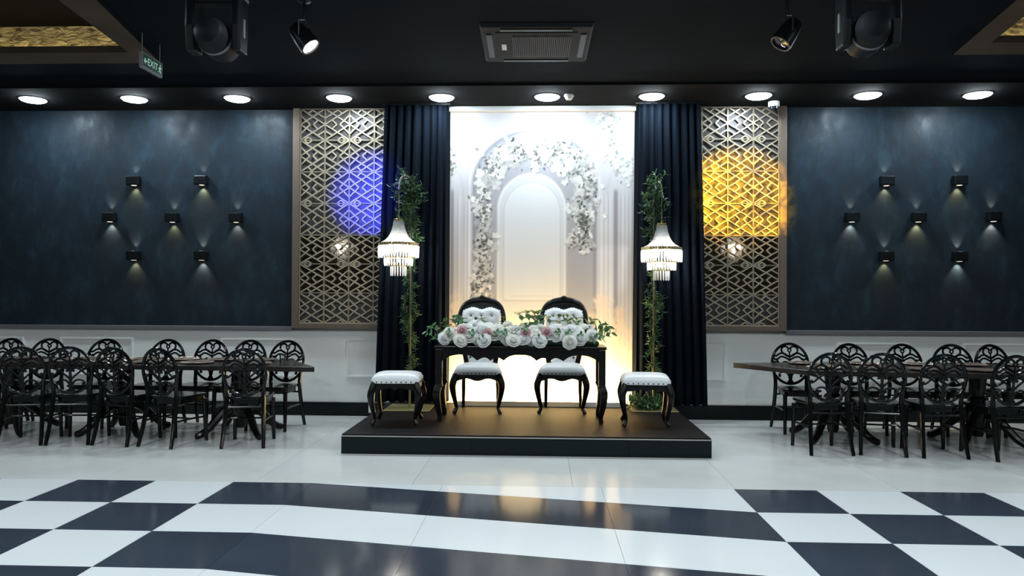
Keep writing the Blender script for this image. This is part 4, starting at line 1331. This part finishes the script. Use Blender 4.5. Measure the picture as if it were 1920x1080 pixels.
# ================================================================== DINING TABLES
TZ = 0.73
def pedestal(t, x, y, a0=0.0):
    prof = [(0.045, 0.07), (0.055, 0.10), (0.060, 0.16), (0.075, 0.24), (0.085, 0.30), (0.075, 0.335), (0.055, 0.35), (0.070, 0.365), (0.092, 0.40), (0.082, 0.44), (0.058, 0.46), (0.066, 0.49), (0.074, 0.56), (0.085, 0.66), (0.12, 0.675), (0.12, TZ - 0.05)]
    p = MB().lathe(prof, 18).build('pedestal', 'black_wood', t, smooth=True)
    p.location = (x, y, 0)
    for k in range(4):
        a = a0 + PI / 4 + k * PI / 2
        ca, sa = math.cos(a), math.sin(a)
        pts = [(0.03, 0.30), (0.13, 0.275), (0.23, 0.19), (0.33, 0.085), (0.41, 0.035), (0.45, 0.030)]
        c = crom([(r * ca, r * sa, z) for r, z in pts], 4)
        MB().tube(c, interp([0.045, 0.046, 0.042, 0.036, 0.033, 0.028], len(c)), 8).build('splayed_foot', 'black_wood', p, smooth=True)
    return p
tl = thing('dining_table', 'long dark wooden pedestal table left of the stage', 'table', (-4.3, 7.6, 0))
off = Vector((4.3, -7.6, 0))
def tpoly(poly, o): return [(x + o[0], y + o[1]) for x, y in poly]
MB().prism(tpoly([(-2.16, 7.15), (-2.66, 7.98), (-6.55, 7.98), (-6.55, 7.36)], (4.3, -7.6)), TZ - 0.05, TZ).build('tabletop', 'table_wood', tl, bevel=0.005)
for x, y in ((-3.05, 7.60), (-4.27, 7.62), (-5.48, 7.64)): pedestal(tl, x + 4.3, y - 7.6)
tr = thing('dining_table', 'long dark wooden pedestal table right of the stage, its pointed end near the stage', 'table', (4.0, 7.6, 0))
MB().prism(tpoly([(2.01, 8.0), (2.53, 7.24), (4.24, 7.03), (6.1, 6.8), (6.1, 8.05), (3.02, 8.22)], (-4.0, -7.6)), TZ - 0.05, TZ).build('tabletop', 'table_wood', tr, bevel=0.005)
for x, y in ((2.93, 7.72), (4.27, 7.58), (5.5, 7.5)): pedestal(tr, x - 4.0, y - 7.6)

# charger plates -----------------------------------------------------
pl = MB().lathe([(0.0, 0.004), (0.10, 0.004), (0.112, 0.008), (0.150, 0.017), (0.154, 0.016), (0.152, 0.012), (0.112, 0.002), (0.10, 0.0), (0.0, 0.0)], 36, caps=False)
plate_me = pl.mesh('dish', 'plate', smooth=True)
bd = MB()
for k in range(60):
    a = 2 * PI * k / 60
    bd.ball((0.151 * math.cos(a), 0.151 * math.sin(a), 0.0165), 0.005, 5, 4)
bead_me = bd.mesh('beaded_rim', 'plate', smooth=True)
def plate(label, x, y, grp):
    t = thing('charger_plate', label, 'plate', (x, y, TZ), random.uniform(0, 6), grp)
    put('dish', plate_me, t); put('beaded_rim', bead_me, t)
for i, (x, y) in enumerate([(-2.90, 7.78), (-3.33, 7.80), (-3.75, 7.80), (-4.15, 7.80), (-4.78, 7.80), (-5.45, 7.80), (-5.90, 7.80)]):
    plate('bronze beaded charger plate on the wall side of the left table, %s from the stage' % ORD[i], x, y, 'plates on the wall side of the left table')
for i, (x, y) in enumerate([(-2.82, 7.38), (-3.42, 7.42), (-3.92, 7.44), (-4.42, 7.46), (-4.88, 7.48)]):
    plate('bronze beaded charger plate on the near side of the left table, %s from the stage' % ORD[i], x, y, 'plates on the near side of the left table')
for i, (x, y) in enumerate([(2.72, 7.95), (3.33, 7.95), (3.88, 7.93), (4.38, 7.90), (4.88, 7.88)]):
    plate('bronze beaded charger plate on the wall side of the right table, %s from the stage' % ORD[i], x, y, 'plates on the wall side of the right table')
for i, (x, y) in enumerate([(2.74, 7.45), (3.20, 7.42), (3.66, 7.36), (4.15, 7.28)]):
    plate('bronze beaded charger plate on the near side of the right table, %s from the stage' % ORD[i], x, y, 'plates on the near side of the right table')
gl = MB().lathe([(0.0, 0.004), (0.026, 0.004), (0.030, 0.085), (0.032, 0.085), (0.029, 0.0), (0.0, 0.0)], 20, caps=False)
tag(put('drinking_glass', gl.mesh('drinking_glass', 'glass', smooth=True), None, (-2.66, 7.70, TZ)), 'small clear drinking glass beside the end plate of the left table', 'glass')

# ================================================================== CEILING EQUIPMENT
# air-conditioning cassette
ac = thing('air_conditioner', 'square dark ceiling cassette air conditioner above the stage front', 'air conditioner', (-0.055, 6.62, ZC), 0.012)
b = MB()
b.add([(-.475, -.475, 0), (.475, -.475, 0), (.475, .475, 0), (-.475, .475, 0), (-.455, -.455, -.035), (.455, -.455, -.035), (.455, .455, -.035), (-.455, .455, -.035)],
      [(0, 3, 2, 1), (4, 5, 6, 7), (0, 1, 5, 4), (1, 2, 6, 5), (2, 3, 7, 6), (3, 0, 4, 7)])
b.build('fascia', 'ac_body', ac, bevel=0.006)
MB().box(-0.345, 0.345, -0.345, 0.345, -0.042, -0.033).build('grille_frame', 'ac_body', ac, bevel=0.003)
slat = MB().box(-0.004, 0.004, -0.27, 0.27, -0.051, -0.041).mesh('grille_slat', 'ac_slat')
for k in range(30):
    put('grille_slat', slat, ac, (-0.20 + 0.017 * k, 0, 0))
for x0, x1, y0, y1 in ((-0.30, 0.30, 0.375, 0.425), (-0.30, 0.30, -0.425, -0.375), (0.375, 0.425, -0.30, 0.30), (-0.425, -0.375, -0.30, 0.30)):
    MB().box(x0, x1, y0, y1, -0.044, -0.034).build('louvre_flap', 'plastic_black', ac, bevel=0.003)
MB().box(-0.30, -0.26, -0.07, 0.07, -0.050, -0.040).build('receiver_label', 'plastic_white', ac)

# moving-head lights -------------------------------------------------
def moving_head(label, loc, aim):
    t = thing('moving_head_light', label, 'stage light', loc, 0, 'moving-head lights hanging over the dance floor')
    # loc is the pan axis at the ceiling; hangs down along -z
    MB().tube([(0, 0, 0), (0, 0, -0.20)], 0.02, 8).build('hanging_tube', 'plastic_black', t, smooth=True)
    b_ = MB().box(-0.17, 0.17, -0.13, 0.13, -0.30, -0.19).build('base_unit', 'plastic_black', t, bevel=0.02)
    MB().tube([(0.10, -0.14, -0.245), (0.16, -0.155, -0.26), (0.19, -0.15, -0.30)], 0.012, 6).build('handle', 'plastic_grey', b_, smooth=True)
    yk = MB()
    yk.box(-0.165, 0.165, -0.06, 0.06, -0.345, -0.30)
    yo = yk.build('yoke', 'plastic_black', t, bevel=0.015)
    for s in (-1, 1):
        a = MB()
        poly = [(-0.075, -0.30), (0.075, -0.30), (0.085, -0.50), (0.065, -0.66), (-0.065, -0.66), (-0.085, -0.50)]
        mx = Matrix.Translation((s * 0.150, 0, 0)) @ Matrix.Rotation(PI / 2, 4, 'Z') @ Matrix.Rotation(PI / 2, 4, 'X')
        a.prism(poly, -0.03, 0.03, mx)
        a.build('yoke_arm', 'plastic_black', yo, bevel=0.015)
        MB().box(s * 0.1815 - 0.003, s * 0.1815 + 0.003, -0.012, 0.012, -0.56, -0.44).build('chrome_strip', 'alu', yo)
    # head: rounded barrel along local +y, then turned
    d = Vector(aim) - (Vector(loc) + Vector((0, 0, -0.57)))
    hm = Matrix.Translation((0, 0, -0.57)) @ d.to_track_quat('Z', 'Y').to_matrix().to_4x4()
    prof = [(0.0, -0.17), (0.05, -0.165), (0.085, -0.145), (0.105, -0.10), (0.112, -0.02), (0.112, 0.06), (0.105, 0.12), (0.090, 0.15), (0.080, 0.155), (0.078, 0.14)]
    h = MB().lathe(prof, 24, hm, caps=False).build('lamp_head', 'plastic_dark', t, smooth=True)
    MB().lathe([(0.113, -0.035), (0.116, -0.03), (0.116, -0.015), (0.113, -0.01)], 24, hm, caps=False).build('trim_ring', 'plastic_grey', h, smooth=True)
    MB().lathe([(0.078, 0.14), (0.04, 0.148), (0.0, 0.15)], 24, hm, caps=False).build('front_lens', 'lens_dark', h, smooth=True)
    return t, hm
def gobo(o, col, ripple, cut, leak, strength=1.0, seed=0.0):
    d = o.data
    d.use_nodes = True
    nt = d.node_tree
    em = nt.nodes['Emission']
    tc = nt.nodes.new('ShaderNodeTexCoord')
    sp = nt.nodes.new('ShaderNodeSeparateXYZ')
    nt.links.new(tc.outputs['Normal'], sp.inputs[0])
    def math_(op, a, b_=None, c=None):
        n = nt.nodes.new('ShaderNodeMath'); n.operation = op
        for i, v in enumerate((a, b_, c)):
            if v is None: continue
            if isinstance(v, (int, float)): n.inputs[i].default_value = v
            else: nt.links.new(v, n.inputs[i])
        return n.outputs[0]
    az = math_('ABSOLUTE', sp.outputs[2])
    u = math_('DIVIDE', sp.outputs[0], az); v = math_('DIVIDE', sp.outputs[1], az)
    m = math_('GREATER_THAN', v, cut)
    m = math_('MULTIPLY_ADD', m, 1 - leak, leak)
    if ripple:
        cb = nt.nodes.new('ShaderNodeCombineXYZ')
        nt.links.new(u, cb.inputs[0]); nt.links.new(v, cb.inputs[1]); cb.inputs[2].default_value = seed
        n = nt.nodes.new('ShaderNodeTexNoise'); n.inputs['Scale'].default_value = ripple; n.inputs['Detail'].default_value = 2; n.inputs['Distortion'].default_value = 1.2
        nt.links.new(cb.outputs[0], n.inputs['Vector'])
        r = math_('ABSOLUTE', math_('SUBTRACT', n.outputs['Fac'], 0.5))
        r = math_('MAXIMUM', math_('MULTIPLY_ADD', r, -9.0, 1.0), 0.0)
        r = math_('POWER', r, 2.0)
        r = math_('MULTIPLY_ADD', r, 1.8, 0.2)
        m = math_('MULTIPLY', m, r)
    nt.links.new(math_('MULTIPLY', m, strength), em.inputs['Strength'])
    em.inputs['Color'].default_value = (*col, 1)
locL, aimL = (-2.13, 4.85, ZC), (-1.98, 8.80, 2.60)
mhL, hmL = moving_head('dark moving-head stage light hanging upper left, behind the lit spotlight', locL, aimL)
locR, aimR = (2.06, 4.85, ZC), (2.28, 8.80, 2.52)
mhR, hmR = moving_head('dark moving-head stage light hanging upper right', locR, aimR)
for loc, aim, hm, col, en, size, bl, rp, cut, leak, par in ((locL, aimL, hmL, (0.055, 0.075, 1.0), 2700, 18.0, 0.95, 0, -0.118, 0.03, mhL), (locR, aimR, hmR, (1.0, 0.52, 0.02), 3000, 20.5, 0.5, 34, -0.098, 0.10, mhR)):
    s = Vector(loc) + hm @ Vector((0, 0, 0.165))
    o = lamp('beam', 'SPOT', (0, 0, 0), en, (1, 1, 1), None, spot_size=math.radians(size), spot_blend=bl, shadow_soft_size=0.02)
    q = (Vector(aim) - s).to_track_quat('-Z', 'Y')
    o.parent = par
    o.location = s - Vector(loc)
    o.rotation_euler = q.to_euler()
    gobo(o, col, rp, cut, leak)

# small par spots ------------------------------------------------------
def par_spot(label, loc, aim, lens):
    t = thing('par_spotlight', label, 'stage light', loc, 0, 'small par spots on the ceiling')
    MB().lathe([(0.05, 0.0), (0.05, -0.02), (0.02, -0.03)], 14).build('ceiling_plate', 'plastic_black', t, smooth=True)
    MB().tube([(0, 0, -0.02), (0, 0, -0.16)], 0.012, 8).build('drop_rod', 'plastic_black', t, smooth=True)
    d = Vector(aim).normalized()
    c = Vector((0, 0, -0.30))
    side = d.cross(Vector((0, 0, 1))).normalized()
    MB().tube([tuple(c + side * 0.085), tuple(c + side * 0.088 + Vector((0, 0, 0.11))), (0, 0, -0.155), tuple(c - side * 0.088 + Vector((0, 0, 0.11))), tuple(c - side * 0.085)], 0.008, 6).build('bracket', 'plastic_black', t)
    hm = Matrix.Translation(c) @ d.to_track_quat('Z', 'Y').to_matrix().to_4x4()
    can = MB().lathe([(0.0, -0.12), (0.05, -0.115), (0.062, -0.09), (0.075, 0.0), (0.080, 0.07), (0.080, 0.09), (0.066, 0.09), (0.064, 0.075)], 20, hm, caps=False).build('can', 'plastic_black', t, smooth=True)
    MB().lathe([(0.065, 0.076), (0.03, 0.080), (0.0, 0.082)], 20, hm, caps=False).build('lens', lens, can, smooth=True)
    return t
par_spot('small black par spotlight with its lamp lit white, hanging near the left moving head', (-1.80, 5.62, ZC), (0.62, -0.10, -0.75), 'par_lens')
par_spot('small unlit black par spotlight hanging near the right moving head', (1.80, 5.62, ZC), (-0.55, -0.1, -0.8), 'lens_dark')

# smoke detector and camera dome --------------------------------------
sd = thing('smoke_detector', 'small round white smoke detector on the ceiling strip above the backdrop', 'smoke detector', (0.293, 8.25, ZS))
MB().lathe([(0.052, 0.0), (0.054, -0.018), (0.046, -0.028)], 22, caps=True).build('base', 'plastic_white', sd, smooth=True)
MB().lathe([(0.038, -0.028), (0.040, -0.042), (0.026, -0.056), (0.0, -0.058)], 22, caps=False).build('sensor_cap', 'plastic_white', sd, smooth=True)
cd = thing('dome_camera', 'white dome security camera on the ceiling above the right lattice screen', 'security camera', (2.61, 8.60, ZS))
MB().lathe([(0.062, 0.0), (0.063, -0.045), (0.058, -0.055)], 24).build('housing', 'plastic_white', cd, smooth=True)
MB().lathe([(0.045, -0.055), (0.042, -0.078), (0.025, -0.095), (0.0, -0.10)], 24, caps=False).build('dome', 'lens_dark', cd, smooth=True)
MB().tube([(0.0, -0.058, -0.07), (0, -0.035, -0.085)], 0.012, 8).build('camera_eye', 'plastic_black', cd, smooth=True)

# exit sign ------------------------------------------------------------
ex = thing('exit_sign', 'green exit sign with arrow and running figure hanging from the ceiling at upper left', 'sign', (-3.42, 6.46, 3.42))
MB().box(-0.014, 0.014, -0.175, 0.175, -0.068, 0.068).build('housing', 'plastic_grey', ex, bevel=0.004)
MB().box(0.0135, 0.0155, -0.158, 0.158, -0.053, 0.053).build('green_face', 'exit_green', ex)
def text_mesh(body, size):
    cu = bpy.data.curves.new('sign_text', 'FONT')
    cu.body = body; cu.size = size; cu.align_x = 'CENTER'; cu.align_y = 'CENTER'; cu.extrude = 0.0008
    o = bpy.data.objects.new('sign_text', cu)
    COL.objects.link(o)
    me = bpy.data.meshes.new_from_object(o.evaluated_get(bpy.context.evaluated_depsgraph_get()))
    bpy.data.objects.remove(o)
    bpy.data.curves.remove(cu)
    me.name = 'lettering'
    me.materials.clear(); me.materials.append(M['exit_white'])
    return me
put('lettering', text_mesh('EXIT', 0.085), ex, (0.0165, 0.0, 0.0), (PI / 2, 0, PI / 2))
b = MB()
for (y0, z0, y1, z1, r) in ((-0.14, 0, -0.10, 0, .006), (-0.14, 0, -0.122, 0.02, .006), (-0.14, 0, -0.122, -0.02, .006)):
    b.tube([(0.0165, y0, z0), (0.0165, y1, z1)], r, 4)
b.build('arrow', 'exit_white', ex)
b = MB()
b.ball((0.0165, 0.128, 0.032), 0.009, 8, 5, (0.2, 1, 1))
for p in (((.122, .018), (.116, -.010)), ((.118, -.008), (.132, -.022), (.126, -.040)), ((.116, -.008), (.108, -.026), (.096, -.030)), ((.122, .014), (.136, .004), (.146, .008)), ((.121, .014), (.107, .006), (.104, -.006))):
    b.tube([(0.0165, y, z) for y, z in p], 0.005, 5)
b.build('running_figure', 'exit_white', ex)
for y in (-0.15, 0.15):
    MB().tube([(0, y, 0.066), (0, y, ZC - 3.42)], 0.004, 6).build('suspension_rod', 'plastic_grey', ex)

# wall socket with a plug beside the stage
so = thing('wall_socket', 'white wall socket with a plugged-in cord beside the left end of the stage', 'socket', (-1.99, W - 0.022, 0.085))
MB().box(-0.030, 0.030, -0.012, 0.0, -0.045, 0.045).build('cover_plate', 'plastic_white', so, bevel=0.004)
MB().box(-0.018, 0.018, -0.045, -0.010, -0.022, 0.018).build('plug', 'plastic_white', so, bevel=0.005)
MB().tube(crom([(0, -0.04, 0.0), (0.02, -0.07, -0.03), (0.05, -0.08, -0.075), (0.12, -0.08, -0.080), (0.185, -0.09, -0.080)], 5), 0.004, 6).build('cord', 'plastic_white', so, smooth=True)
